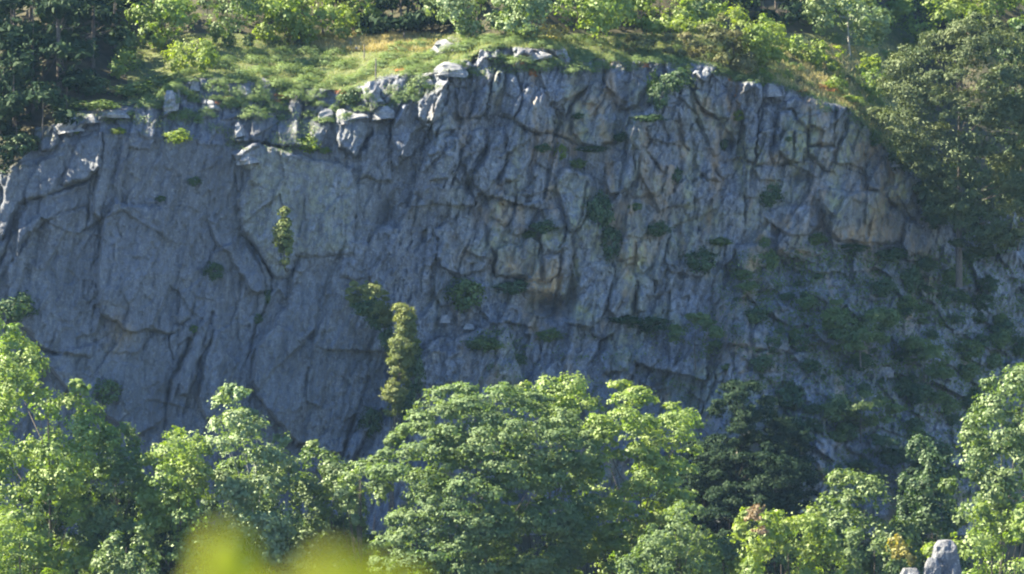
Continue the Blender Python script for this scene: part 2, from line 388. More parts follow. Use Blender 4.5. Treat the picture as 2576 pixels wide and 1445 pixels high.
# slabs and blocks traced one by one: (polygon, metres proud, tilt across, tilt up, lichen)
BL = [
 ([(0,440),(150,372),(182,378),(160,440),(120,485),(45,515),(0,600)], .9, .2, .3, .1),
 ([(184,375),(215,345),(258,330),(248,420),(214,452),(155,467),(168,420)], 1.5, -.55, .35, .15),
 ([(263,330),(298,342),(290,420),(272,480),(250,560),(236,540),(238,470),(252,400)], .9, .5, .1, .1),
 ([(95,322),(120,312),(145,305),(150,350),(130,372),(103,376)], 1.2, -.1, .3, .1),
 ([(155,290),(190,283),(225,284),(228,300),(205,318),(185,345),(160,335)], 1.8, -.8, .3, .0),
 ([(232,285),(300,268),(335,270),(320,290),(270,300),(240,308)], 1.0, 0, .5, 0),
 ([(42,640),(45,560),(70,525),(125,497),(213,472),(223,510),(160,525),(110,555),(60,600)], .6, .2, .4, .05),
 ([(22,760),(20,670),(70,605),(130,553),(222,522),(240,600),(238,790),(225,900),(120,880),(40,800)], .5, .15, .1, .05),
 ([(305,345),(400,352),(440,430),(480,520),(420,514),(300,510),(285,470)], -.3, .2, -.1, 0),
 ([(262,560),(290,520),(470,528),(520,570),(590,680),(630,760),(600,800),(520,780),(430,840),(320,830),(250,790),(248,660)], .2, .25, .05, 0),
 ([(520,520),(600,480),(606,560),(592,600),(650,660),(660,730),(640,740),(575,640),(520,560)], .7, .3, .35, .1),
 ([(592,390),(640,365),(720,375),(800,400),(890,425),(900,560),(882,640),(820,650),(745,640),(728,700),(690,700),(655,645),(605,588),(597,500),(622,440)], 1.8, .10, -.12, .45),
 ([(600,310),(640,285),(700,270),(800,262),(838,292),(800,368),(700,368),(640,358),(585,350)], .9, .0, .4, .15),
 ([(840,292),(925,286),(930,310),(905,370),(893,405),(850,372),(838,330)], 1.2, .1, .3, .25),
 ([(724,760),(728,708),(757,650),(880,655),(880,720),(965,800),(985,850),(962,980),(905,1050),(862,1140),(740,1120),(640,990),(645,880),(690,800)], .9, .3, .06, .1),
 ([(655,650),(672,680),(682,720),(668,780),(648,800),(650,720)], .5, .3, 0, .15),
 ([(100,900),(240,860),(330,835),(420,850),(428,940),(415,1060),(350,1090),(200,1010)], .5, .2, .15, .1),
 ([(498,810),(530,800),(530,850),(505,900),(492,950),(470,990),(448,990),(460,930),(480,880)], 1.6, -.1, .2, .15),
 ([(545,820),(600,800),(642,830),(640,960),(625,1050),(520,1060),(500,1000),(520,900)], .3, .3, .1, .05),
 ([(455,715),(495,755),(475,800),(445,815),(440,790)], .6, .2, .2, .1),
 (c('B',[(215,600),(330,570),(430,550),(470,600),(440,700),(380,770),(260,800),(220,720)]), 1.3, .2, .4, .05),
 (c('B',[(0,835),(220,855),(240,900),(190,1050),(150,1180),(60,1110),(0,1090)]), 1.0, .15, .2, .25),
 (c('B',[(280,780),(340,750),(420,790),(400,880),(320,900),(250,880)]), 1.2, -.2, .6, 0),
 (c('B',[(250,910),(400,895),(390,1100),(375,1300),(300,1340),(170,1310),(170,1200),(220,1040)]), .9, .2, .15, .1),
 (c('B',[(440,830),(480,780),(580,780),(600,900),(690,910),(640,1060),(560,1160),(480,1180),(405,1060),(420,950)]), 1.1, .3, .25, .05),
 (c('B',[(640,660),(750,605),(870,645),(865,760),(760,880),(690,970),(600,880),(600,760)]), 1.1, .4, .3, .1),
 (c('B',[(880,640),(1000,620),(1040,680),(985,790),(930,880),(880,860)]), .7, .3, .3, 0),
 (c('B',[(1050,480),(1150,500),(1140,620),(1100,750),(1060,860),(960,885),(1000,780),(1055,660)]), 1.9, -.9, .25, 0),
 (c('B',[(1165,510),(1240,500),(1230,640),(1170,760),(1130,890),(1090,880),(1120,740),(1150,640)]), 1.6, -.9, .2, 0),
 (c('B',[(1250,500),(1340,560),(1370,680),(1340,790),(1290,870),(1200,850),(1220,740),(1250,640)]), 1.3, -.7, .2, .1),
 (c('B',[(720,930),(870,800),(880,870),(960,920),(900,960),(720,990)]), .4, .3, .3, .1),
 (c('B',[(590,1200),(700,1040),(790,980),(840,1000),(740,1180),(640,1260),(590,1250)]), .9, -.3, .1, .1),
 (c('B',[(680,1330),(760,1150),(835,1015),(960,990),(940,1100),(880,1240),(830,1330)]), 1.1, -.1, .1, .2),
 (c('B',[(930,1180),(970,1000),(1090,960),(1085,1080),(1005,1210),(970,1300)]), 1.4, -.3, .1, .1),
 (c('B',[(1010,1300),(1095,1140),(1120,970),(1235,960),(1240,1180),(1180,1330),(1100,1445),(1020,1360)]), 1.2, -.1, .05, .15),
 (c('B',[(1250,940),(1330,910),(1430,1000),(1460,1130),(1380,1240),(1320,1330),(1205,1370),(1250,1200)]), 1.0, .2, .1, .1),
 (c('B',[(1310,880),(1370,720),(1440,640),(1530,700),(1580,780),(1590,960),(1500,1000),(1400,940)]), 1.1, .2, .25, .15),
 (c('B',[(1600,640),(1710,600),(1760,700),(1700,860),(1610,780)]), .7, .3, .3, .05),
 (c('B',[(1740,960),(1750,800),(1860,590),(1960,570),(2040,700),(2070,900),(2040,1040),(1940,1090),(1800,1060),(1730,1000)]), 1.5, .15, .2, .35),
 (c('B',[(1965,550),(2020,430),(2130,440),(2150,520),(2280,620),(2240,800),(2150,820),(2055,700)]), 1.0, .3, .3, .05),
 (c('B',[(2285,450),(2370,430),(2400,500),(2330,530)]), 1.2, 0, .3, 0),
 (c('B',[(2150,920),(2245,950),(2260,1060),(2200,1110),(2150,1030)]), 1.0, .1, .1, .25),
 (c('B',[(2300,930),(2395,920),(2395,1050),(2330,1060)]), .9, .1, .1, .2),
 (c('B',[(2410,900),(2490,870),(2510,1060),(2440,1090)]), .9, .1, .0, .25),
 (c('B',[(1480,1180),(1560,1100),(1600,1180),(1640,1230),(1600,1400),(1500,1430),(1380,1440),(1420,1300)]), .9, .2, .2, .1),
 (c('B',[(1650,1250),(1760,1260),(1880,1320),(1880,1445),(1820,1600),(1740,1710),(1690,1680),(1640,1480),(1610,1400)]), 1.7, .0, .0, .5),
 (c('B',[(1990,1320),(2100,1100),(2160,1080),(2180,1250),(2150,1400),(2000,1420)]), 1.1, .1, .2, .15),
 (c('B',[(2225,1250),(2240,1110),(2350,1240),(2390,1390),(2350,1445),(2210,1445)]), 1.0, .1, .2, .1),
 (c('E',[(1140,120),(1180,70),(1320,40),(1300,180),(1230,290),(1150,220)]), 1.1, .1, 0, .3),
 (c('E',[(1345,20),(1500,0),(1560,60),(1480,140),(1400,280),(1290,330),(1270,250),(1330,120)]), .9, .2, .2, .1),
 (c('E',[(1490,180),(1640,120),(1680,280),(1690,420),(1650,450),(1540,450),(1515,330),(1470,240)]), 1.2, .1, .1, .3),
 (c('E',[(1160,580),(1200,430),(1290,390),(1350,405),(1380,345),(1430,325),(1495,370),(1515,520),(1525,660),(1420,640),(1280,640),(1170,640)]), 1.9, 0, -.2, .5),
 (c('E',[(1540,475),(1645,475),(1640,620),(1560,680)]), 1.6, .0, -.1, .2),
 (c('E',[(1665,440),(1700,300),(1730,330),(1725,500),(1680,700),(1600,780),(1480,755),(1390,715),(1420,665),(1560,700),(1650,630)]), 1.3, .2, -.3, .2),
 (c('E',[(2110,560),(2105,520),(2140,320),(2190,290),(2190,440),(2165,560)]), 1.0, .1, .1, .3),
 (c('E',[(2200,560),(2205,420),(2285,370),(2325,470),(2315,560),(2250,620)]), 1.0, .1, .1, .3),
 (c('E',[(2420,520),(2430,370),(2470,340),(2480,500),(2560,590),(2480,600)]), 1.0, .1, .1, .3),
 (c('E',[(1700,960),(1780,780),(1860,680),(1960,690),(1990,820),(1940,950),(1840,1000)]), 1.1, .2, .2, .35),
 (c('E',[(2010,700),(2110,580),(2190,640),(2200,800),(2180,930),(2050,940),(1995,860)]), 1.0, .1, .1, .3),
 (c('E',[(2210,640),(2325,650),(2325,790),(2290,900),(2195,925),(2215,780)]), .9, .2, .1, .3),
 (c('E',[(2350,560),(2380,520),(2430,560),(2420,740),(2350,780)]), .9, .1, .1, .2),
 (c('E',[(440,460),(480,340),(560,330),(540,420),(500,520),(430,620)]), .8, -.1, .2, .1),
 (c('E',[(720,270),(830,220),(900,200),(1000,160),(1080,290),(1100,400),(1130,500),(1060,600),(900,620),(780,560),(740,420)]), .8, .2, .2, .15),
 (c('E',[(1060,880),(1180,800),(1340,850),(1480,920),(1440,980),(1300,985),(1130,980)]), .9, .1, .5, .05),
 (c('E',[(1950,1085),(2110,1095),(2165,1180),(2140,1320),(2000,1330),(1940,1230)]), 1.0, .1, .3, .05),
 (c('E',[(2190,1200),(2270,1100),(2390,1100),(2360,1260),(2290,1330),(2210,1280)]), 1.1, .1, .2, .1),
 (c('E',[(1420,1250),(1480,1090),(1500,1180),(1460,1300)]), 1.0, -.1, .1, .1),
 (c('E',[(770,950),(850,910),(870,960),(800,1020)]), .9, -.2, .5, 0),
 (c('E',[(30,520),(110,510),(190,560),(210,640),(120,680),(20,640)]), .5, .1, .2, 0),
 (c('C',[(120,540),(130,460),(210,430),(310,480),(310,560),(385,640),(425,740),(415,860),(340,870),(250,830),(170,700),(150,600)]), 1.8, .2, .1, .15),
 (c('C',[(170,720),(245,850),(345,885),(330,1000),(360,1100),(310,1150),(240,1000),(170,880)]), 1.0, .2, .1, .3),
 (c('C',[(480,600),(560,590),(640,640),(650,720),(620,850),(618,1000),(600,1185),(545,1185),(540,1000),(510,800),(480,700)]), 4.6, -1.1, .05, .1),
 (c('C',[(645,780),(755,790),(735,1000),(718,1200),(625,1195),(635,950)]), .9, .2, .1, .3),
 (c('C',[(690,610),(790,610),(810,680),(790,740),(690,720),(670,660)]), 1.5, .1, .2, .1),
 (c('C',[(785,820),(880,800),(925,900),(895,1000),(895,1190),(780,1220),(738,1200),(765,1000)]), 1.8, .1, -.05, .5),
 (c('C',[(915,975),(985,965),(985,1080),(955,1190),(905,1195)]), 1.6, .2, -.1, .5),
 (c('C',[(800,785),(900,705),(990,750),(1030,705),(1175,780),(1195,900),(1165,1055),(1000,1060),(990,945),(935,880),(885,795)]), 1.4, .1, .1, .35),
 (c('C',[(1210,775),(1285,835),(1225,1000),(1175,1150),(1145,1250),(1110,1250),(1010,1140),(1010,1075),(1170,1070)]), 1.5, .15, -.05, .35),
 (c('C',[(1300,855),(1375,920),(1405,1000),(1415,1200),(1400,1265),(1310,1215),(1185,1185),(1250,1010)]), 1.2, .2, .1, .2),
 (c('C',[(1440,1180),(1530,1115),(1560,1200),(1582,1330),(1540,1441),(1420,1380),(1412,1265)]), 1.3, .2, .15, .1),
 (c('C',[(1595,1160),(1640,1150),(1745,1260),(1765,1441),(1755,1510),(1605,1490),(1600,1300)]), 1.7, .1, .1, .15),
 (c('C',[(400,1080),(530,1050),(530,1180),(370,1180)]), .8, .1, .2, .1),
 (c('C',[(150,1150),(250,1125),(300,1230),(345,1330),(260,1335),(180,1250)]), .9, .1, .4, .1),
 (c('C',[(300,1175),(400,1200),(440,1290),(350,1300)]), .8, .1, .4, .1),
 (c('C',[(530,1225),(580,1215),(570,1441),(530,1441)]), 1.2, -.2, .1, .2),
 (c('C',[(600,1215),(755,1225),(790,1325),(640,1310)]), .9, .1, .2, .2),
 (c('C',[(20,740),(80,760),(60,900),(10,880)]), .8, .2, .2, 0),
 (c('C',[(40,930),(110,1000),(150,1140),(80,1100)]), .9, .2, .3, .05),
 (c('F',[(1080,0),(1240,10),(1420,0),(1590,60),(1590,95),(1680,180),(1715,205),(1660,365),(1500,395),(1300,375),(1200,365),(1130,270),(1105,170)]), 1.9, .1, -.15, .35),
 (c('F',[(1695,250),(1740,195),(1790,220),(1850,320),(1935,420),(1935,500),(1720,505),(1685,380)]), 1.6, .3, .2, .1),
 (c('F',[(440,420),(520,380),(680,410),(730,480),(690,560),(560,620),(500,590),(470,490)]), 1.5, .0, .1, .1),
 (c('F',[(810,460),(880,420),(1000,430),(1160,480),(1060,540),(950,530),(860,500)]), 1.2, .0, -.2, .1),
 (c('F',[(690,150),(830,95),(1050,115),(1085,250),(1000,320),(820,325),(700,230)]), 1.3, .0, .2, .1),
 (c('F',[(1830,740),(1850,620),(1890,610),(1940,720),(1930,820),(1860,810)]), 2.2, -.1, .0, .3),
 (c('F',[(400,900),(480,830),(560,860),(560,1080),(555,1165),(390,1155)]), 1.3, .1, .2, .2),
 (c('F',[(585,1060),(620,960),(660,1000),(720,1080),(710,1180),(600,1180)]), 1.2, .1, .2, .3),
 (c('F',[(730,1080),(780,960),(850,1020),(860,1150),(800,1190),(725,1175)]), 1.0, .1, .2, .2),
 (c('F',[(870,1020),(900,930),(1000,1050),(980,1150),(880,1160)]), 1.0, .1, .2, .1),
 (c('F',[(310,1420),(350,1250),(400,1130),(440,1250),(410,1440)]), 1.2, .1, .1, .1),
 (c('F',[(475,1340),(480,1170),(540,1180),(540,1320)]), 1.1, .1, .1, .3),
 (c('F',[(590,1320),(590,1195),(720,1190),(780,1205),(740,1340)]), 1.0, .1, .1, .3),
 (c('F',[(1800,100),(1900,90),(2030,230),(1980,270),(1850,180)]), 1.4, .2, .5, 0),
 (c('F',[(1020,940),(1100,960),(1140,1110),(1080,1110)]), 1.0, .1, .4, 0),
 (c('F',[(2140,330),(2230,330),(2290,400),(2200,410)]), 1.2, .2, .5, 0),
 (c('F',[(2350,300),(2385,290),(2410,400),(2370,410)]), 1.4, .0, .3, 0),
 (c('F',[(1540,560),(1640,660),(1730,780),(1690,790),(1580,700)]), 1.1, .2, .6, 0),
 (c('F',[(2250,480),(2340,560),(2400,650),(2330,660),(2240,560)]), 1.0, .2, .6, 0),
 (c('F',[(450,660),(560,640),(640,740),(620,830),(500,790)]), .9, .2, .5, 0),
 (c('F',[(740,760),(790,750),(830,860),(800,880)]), 1.0, .2, .4, 0),
 (c('I',[(1010,360),(1050,250),(1110,290),(1100,400),(1190,500),(1180,600),(1060,540)]), 1.4, .1, .4, 0),
 (c('I',[(1270,500),(1320,390),(1380,420),(1410,520),(1400,590),(1330,560)]), 1.4, .1, .4, 0),
 (c('I',[(1060,700),(1070,600),(1190,610),(1320,640),(1330,720),(1100,740)]), 1.0, .1, .4, 0),
 (c('I',[(1430,640),(1490,640),(1540,700),(1500,760),(1430,720)]), 1.2, .1, .3, 0),
 (c('C',[(150,545),(215,505),(222,560),(195,650),(165,640)]), 1.6, -1.2, .1, 0),
 (c('B',[(215,640),(250,600),(290,600),(260,720),(225,720)]), 1.0, -1.0, .1, 0),
 (c('B',[(425,960),(440,850),(490,790),(540,780),(470,860),(445,960)]), 1.2, -1.0, .1, 0),
 (c('B',[(690,650),(760,605),(850,610),(800,640),(720,720)]), 1.0, -.8, .4, 0),
 (c('A',[(1720,1120),(1850,1060),(1950,1040),(1900,1090),(1760,1180)]), 1.2, -.6, .6, 0),
 (c('A',[(1750,960),(1790,900),(1830,900),(1800,970)]), 1.2, -1.0, .3, 0),
 (c('A',[(2420,800),(2470,700),(2540,640),(2540,780),(2440,900),(2380,1000)]), 1.0, -.7, .3, 0),
 # outcrops along the top
 ([(1085,128),(1105,98),(1125,90),(1150,100),(1145,125),(1110,127)], 1.8, -.3, .2, 0),
 ([(1088,190),(1095,155),(1120,148),(1165,148),(1190,165),(1160,172),(1110,186)], 1.9, -.9, .4, 0),
 ([(1200,185),(1205,140),(1215,115),(1235,112),(1260,120),(1255,140),(1225,150),(1215,165)], 2.0, -.9, .2, 0),
 ([(1385,130),(1395,112),(1410,110),(1425,130),(1430,150),(1400,145)], 1.8, -.1, .2, 0),
 ([(1290,140),(1300,126),(1380,122),(1385,138),(1340,142)], 1.0, .1, .2, 0),
 ([(415,262),(425,230),(450,210),(455,240),(440,275),(405,290)], 1.6, -.9, .3, 0),
 ([(470,215),(485,195),(500,192),(495,215),(480,225)], 1.6, -.8, .3, 0),
 ([(500,250),(515,238),(545,245),(560,265),(530,270),(505,265)], .9, -.1, .4, 0),
 ([(565,215),(600,200),(640,210),(640,240),(600,250),(570,240)], .9, .1, .3, 0),
 ([(640,215),(655,200),(680,205),(675,225)], 1.1, -.2, .3, 0),
]
wpx = GX + 5 * fbm(GX / 14, GY / 14, 41, 3) + 11 * fbm(GX / 55, GY / 55, 42, 2); wpy = GY + 5 * fbm(GX / 14, GY / 14, 43, 3) + 11 * fbm(GX / 55, GY / 55, 44, 2)
fade = sstep(-0.35, 0.35, fbm(GX / 38, GY / 38, 47, 2))
owner = np.zeros(GX.shape, np.int32)
rb = np.random.default_rng(3)
for bi, (poly, off, tx, ty, lic) in enumerate(BL):
    p = np.array(poly); x0, y0 = p.min(0) - 14; x1, y1 = p.max(0) + 14
    i0, i1 = np.searchsorted(ys, [y0, y1]); j0, j1 = np.searchsorted(xs, [x0, x1])
    sl = (slice(i0, i1), slice(j0, j1))
    d = poly_dist(poly, wpx[sl], wpy[sl])
    cxm, cym = p.mean(0)
    w = min(4.0, 0.2 * min(p.max(0) - p.min(0)))
    prof = np.clip((d + 1.5) / (w * (0.4 + 1.2 * fade[sl]) + 1.5), 0, 1) ** 0.8
    tx2 = tx + rb.uniform(-.08, .08); ty2 = ty + rb.uniform(-.05, .05)
    tilt = (tx2 * (GX[sl] - cxm) - ty2 * (GY[sl] - cym)) * S
    tilt = np.clip(tilt, -2.2, 2.2)
    DEP[sl] += prof * np.minimum(-0.65 * off + 1.0 * tilt, 0.1)
    # the joint round it
    DEP[sl] += 0.16 * fade[sl] * np.exp(-((d + 2.5) / 2.4) ** 2)
    ATTR["shade_stain"][sl] = np.maximum(ATTR["shade_stain"][sl], 0.35 * fade[sl] * np.exp(-((d + 1.5) / 1.5) ** 2))  # rock colour darkened along the same joint
    ATTR["lichen"][sl] = np.where(d > 0, np.maximum(lic * 0.8 * sstep(0, 18, d), ATTR["lichen"][sl]), ATTR["lichen"][sl])
    owner[sl] = np.where((d > -1.0), bi + 1, owner[sl])

# clefts: (polyline, half width, depth)
CL = [
 ([(-20,700),(0,668),(20,617),(34,545),(51,516),(120,491),(215,457)], 7, 1.9),
 ([(31,637),(68,600),(126,550),(154,533),(219,519)], 4, .8),
 ([(228,440),(226,480),(222,548),(212,593),(190,620)], 6, 1.1),
 ([(260,565),(246,651),(243,753),(232,805),(228,850)], 3.5, .8),
 ([(301,342),(290,427),(280,494)], 3.5, .9), ([(263,328),(253,393),(232,494)], 3, .7),
 ([(278,535),(290,560),(305,595)], 4, .8), ([(345,575),(333,620),(330,660)], 3, .5),
 ([(590,440),(600,480),(604,560),(608,593),(632,617),(656,647),(670,671),(684,699),(680,736),(663,787),(643,818),(632,873),(615,924)], 6, 1.5),
 ([(757,637),(725,705),(721,753)], 4, 1.0), ([(757,637),(800,648)], 3, .6),
 ([(537,787),(520,840),(513,863),(499,924)], 10, 1.4),
 ([(478,856),(458,907),(431,958),(420,1010),(413,1080)], 12, 2.6),
 ([(424,842),(427,873),(437,907)], 5, 1.3), ([(280,512),(410,514),(478,524)], 2, .4),
 ([(352,836),(424,842),(492,836)], 2.5, .6), ([(440,815),(480,823)], 3, .8),
 ([(150,465),(170,470),(213,455)], 5, 1.0),
 ([(1147,300),(1180,298),(1247,291),(1291,304),(1318,325),(1349,338),(1394,338),(1428,352),(1462,369),(1513,376)], 5.5, 2.2),
 (c('B',[(170,1190),(230,950),(245,890)]), 4, 1.2), (c('B',[(410,860),(385,1100),(370,1320)]), 4, 1.1),
 (c('B',[(875,650),(880,870)]), 4, .9), (c('B',[(700,980),(650,1100)]), 4, .9),
 (c('B',[(965,1000),(905,1200),(850,1350)]), 4, 1.2), (c('B',[(1105,960),(1085,1120),(1000,1270)]), 4.5, 1.2),
 (c('B',[(1243,940),(1243,1190),(1180,1345)]), 3.5, .9), (c('B',[(150,1350),(360,1355),(700,1340),(900,1370)]), 3, .7),
 (c('B',[(1700,840),(1740,760),(1800,680)]), 5, 1.2), (c('B',[(1600,1000),(1640,900),(1600,800)]), 7, 1.3),
 (c('B',[(1725,1010),(1735,820)]), 4, 1.2), (c('B',[(1490,650),(1540,780)]), 4, .9),
 (c('B',[(2190,1100),(2200,1250),(2190,1445)]), 4, 1.1), (c('B',[(2250,1090),(2330,1180),(2400,1280)]), 9, 1.3),
 ([(1180,470),(1200,520),(1223,576),(1233,623),(1247,644),(1242,690)], 11, 2.0),
 ([(1476,460),(1465,538),(1443,590),(1443,658),(1437,719),(1428,770)], 8, 1.8),
 (c('E',[(1505,340),(1520,500),(1535,690)]), 3, .9), (c('E',[(1320,60),(1290,190),(1200,390),(1150,600)]), 5, 1.3),
 (c('E',[(1530,460),(1660,462)]), 2.5, .6),
 ([(1880,408),(1875,494),(1872,593)], 6, 1.8), ([(1957,284),(1947,343),(1942,415)], 4.5, 1.3),
 (c('C',[(1292,835),(1240,1000),(1150,1260)]), 3.5, 1.1), (c('C',[(995,950),(1000,1080),(985,1160)]), 4, 1.0),
 (c('C',[(735,1225),(900,1205),(1000,1160),(1110,1265),(1180,1200),(1400,1290)]), 4, 1.2),
 ([(2232,385),(2238,440),(2240,494)], 5, 1.4), ([(2180,345),(2185,400),(2176,440)], 4, 1.0),
 (c('F',[(1095,120),(1110,270),(1190,375),(1500,408),(1680,380),(1720,210)]), 4.5, 1.6),
 ([(1752,440),(1754,500),(1755,590)], 5, 1.3), (c('F',[(20,0),(30,150),(0,240)]), 5, 1.0),
 (c('F',[(455,1150),(448,1340)]), 6, 1.5), (c('F',[(570,880),(572,1170)]), 4, 1.0),
 ([(925,951),(905,1020),(891,1054),(860,1150)], 11, 2.6),
 (c('E',[(2330,440),(2340,560),(2340,770)]), 4, 1.1), (c('E',[(2190,560),(2195,640),(2200,850)]), 4, 1.0),
 (c('E',[(2420,0),(2400,150),(2350,350)]), 5, 1.2), (c('E',[(380,80),(400,200),(330,260)]), 14, 1.0),
 (c('E',[(680,300),(700,440),(770,510)]), 4, .9), (c('E',[(640,580),(720,660)]), 3.5, .9),
 (c('E',[(430,340),(420,600)]), 3.5, .7), (c('E',[(880,260),(910,320)]), 5, .9),
 (c('E',[(2480,560),(2560,620)]), 12, 1.6), (c('F',[(0,560),(60,640)]), 12, 1.4),
]
for pts, hw, dp in CL:
    p = np.array(pts); x0, y0 = p.min(0) - 30; x1, y1 = p.max(0) + 30
    i0, i1 = np.searchsorted(ys, [y0, y1]); j0, j1 = np.searchsorted(xs, [x0, x1])
    sl = (slice(i0, i1), slice(j0, j1))
    wx2 = GX[sl] + 3 * fbm(GX[sl] / 12, GY[sl] / 12, 71, 2); wy2 = GY[sl] + 3 * fbm(GX[sl] / 12, GY[sl] / 12, 73, 2)
    d = line_dist(pts, wx2, wy2)
    fd = 0.35 + 0.65 * fade[sl]
    g = np.exp(-(d / (hw * 0.34 * (0.6 + 0.6 * fd))) ** 2)
    DEP[sl] += 0.5 * dp * g * fd
    ATTR["shade_stain"][sl] = np.maximum(ATTR["shade_stain"][sl], 0.35 * np.exp(-(d / (hw * 0.35)) ** 2))  # shade inside the cleft painted into the rock colour
# the dark cave under the buttress and smaller hollows, their shade also put into the rock colour
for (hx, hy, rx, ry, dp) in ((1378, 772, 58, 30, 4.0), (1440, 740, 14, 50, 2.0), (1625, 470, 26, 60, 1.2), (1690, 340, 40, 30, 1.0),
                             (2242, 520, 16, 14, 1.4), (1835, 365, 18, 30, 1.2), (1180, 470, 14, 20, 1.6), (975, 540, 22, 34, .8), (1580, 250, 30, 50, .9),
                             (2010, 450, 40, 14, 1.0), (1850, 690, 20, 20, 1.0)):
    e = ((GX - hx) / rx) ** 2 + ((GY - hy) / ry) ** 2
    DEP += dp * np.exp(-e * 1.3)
    ATTR["shade_stain"] = np.maximum(ATTR["shade_stain"], 0.55 * np.exp(-e * 1.5))
# lichen and iron stains
for (hx, hy, rx, ry, k, a) in (
    (300, 840, 34, 45, "ochre", .55), (1290, 670, 50, 26, "ochre", .6), (1390, 690, 30, 45, "ochre", .7), (1340, 700, 40, 20, "ochre", .6),
    (2180, 590, 90, 22, "ochre", .8), (2010, 635, 60, 14, "ochre", .8), (1885, 670, 14, 14, "ochre", 1.0), (1925, 670, 10, 14, "ochre", .7),
    (1950, 400, 20, 16, "ochre", .7), (2090, 370, 30, 40, "ochre", .25), (1785, 550, 8, 35, "ochre", .7), (1730, 500, 12, 50, "lichen", .7),
    (1470, 520, 26, 60, "lichen", .6), (1390, 600, 40, 30, "lichen", .7), (1260, 620, 60, 40, "lichen", .45), (1470, 790, 30, 30, "lichen", .7),
    (2030, 370, 60, 60, "lichen", .5), (2130, 370, 60, 70, "lichen", .45), (2260, 480, 25, 50, "lichen", .6), (760, 520, 140, 110, "lichen", .35),
    (1600, 640, 90, 110, "lichen", .35), (1900, 900, 110, 50, "ochre", .3), (1960, 570, 80, 20, "ochre", .4), (2350, 560, 14, 14, "ochre", .7),
    (1340, 150, 30, 20, "ochre", .5), (1540, 330, 50, 50, "lichen", .35), (1870, 420, 14, 100, "lichen", .4), (1450, 660, 10, 60, "lichen", .6),
    (1760, 280, 30, 70, "lichen", .4), (2350, 720, 18, 30, "ochre", .5), (700, 245, 40, 12, "ochre", .6)):
    e = ((GX - hx) / rx) ** 2 + ((GY - hy) / ry) ** 2
    ATTR[k] = np.maximum(ATTR[k], min(1.0, a * 1.45) * np.exp(-e))
ATTR["shade_stain"] = np.clip(ATTR["shade_stain"] + on_face * 0.5 * sstep(0.25, 0.55, fbm(GX / 40, GY / 180, 91, 3)) * (1 - busy * 0.5), 0, .85)
ATTR["shade_stain"] = np.clip(ATTR["shade_stain"] + on_face * 0.42 * sstep(1150, 650, GX + 60 * fbm(GX / 90, GY / 120, 93, 3)) * (1 - 0.8 * sstep(0.1, .4, ATTR["lichen"])), 0, .85)  # face colour darker towards the left, less where lichen grows
_w = on_face * sstep(900, 1400, GX)
ATTR["lichen"] = np.clip(ATTR["lichen"] + 0.55 * _w * sstep(0.0, 0.5, fbm(GX / 50, GY / 80, 94, 3)) * (1 - scree), 0, 1)
ATTR["ochre"] = np.clip(ATTR["ochre"] + 0.6 * _w * sstep(0.08, 0.5, fbm(GX / 45, GY / 90, 98, 4)), 0, 1)
ATTR["moss"] = np.clip(0.9 * (1 - on_face) + scree * (0.5 + 0.9 * fbm(GX / 60, GY / 40, 95, 4)) + talus * 0.4 * sstep(0, .5, fbm(GX / 50, GY / 30, 96, 3))
                       + in_ter * 0.8 * sstep(-.1, .3, fbm(GX / 45, GY / 25, 97, 3)), 0, 1)

XW = (GX - 1288) * S * (CAM_D + DEP) / CAM_D
ZW = (722.5 - GY) * S * (CAM_D + DEP) / CAM_D
VALL = np.stack([XW, DEP, ZW], -1).reshape(-1, 3)
H_, W_ = GX.shape
idx = np.arange(H_ * W_).reshape(H_, W_)
Q = np.stack([idx[:-1, :-1], idx[1:, :-1], idx[1:, 1:], idx[:-1, 1:]], -1).reshape(-1, 4)
qo = owner[:-1, :-1].reshape(-1)
qface = ((GY > rim - 1)[:-1, :-1]).reshape(-1)
qlow = (GY[:-1, :-1] > 1330).reshape(-1) | (~qface & ((GX[:-1, :-1] < 320) | (GX[:-1, :-1] > 2300) | (GY[:-1, :-1] < 84 - 40 * (GX[:-1, :-1] > 2050))).reshape(-1)) | (GX[:-1, :-1] > 2700).reshape(-1) | (GX[:-1, :-1] < -150).reshape(-1)
AF = {k: v.reshape(-1) for k, v in ATTR.items()}

def sub_sheet(name, sel, mat, parent=None):
    F = Q[sel]
    u, inv = np.unique(F.ravel(), return_inverse=True)
    me = mesh_np(name, VALL[u], inv.reshape(-1, 4), mat, {k: v[u] for k, v in AF.items()}, smooth=False)
    return link(name, me, parent)

cliff = sub_sheet("cliff", (qo == 0) & qface & ~qlow, M_ROCK)
tag(cliff, "tall blue-grey fractured rock face in shade, with ledges, clefts and scree", "cliff", kind="structure")
hill = sub_sheet("meadow", (qo == 0) & ~qface & ~qlow, M_GRASS_GROUND)
tag(hill, "sunlit sloping meadow along the top of the cliff", "meadow", kind="structure")
low = sub_sheet("hillside", (qo == 0) & qlow, M_FOREST_GROUND)
tag(low, "wooded hillside below and beside the cliff", "hillside", kind="structure")
for bi in range(len(BL)):
    sel = qo == bi + 1
    if sel.sum() > 8:
        sub_sheet("rock_slab", sel, M_ROCK, cliff)

def surf(px, py):
    """depth of the ground sheet at a sketch point"""
    i = np.clip(np.interp(py, ys, np.arange(H_)), 0, H_ - 1.001); j = np.clip(np.interp(px, xs, np.arange(W_)), 0, W_ - 1.001)
    i0 = int(i); j0 = int(j); a = i - i0; b = j - j0
    return float((DEP[i0, j0] * (1 - a) + DEP[i0 + 1, j0] * a) * (1 - b) + (DEP[i0, j0 + 1] * (1 - a) + DEP[i0 + 1, j0 + 1] * a) * b)

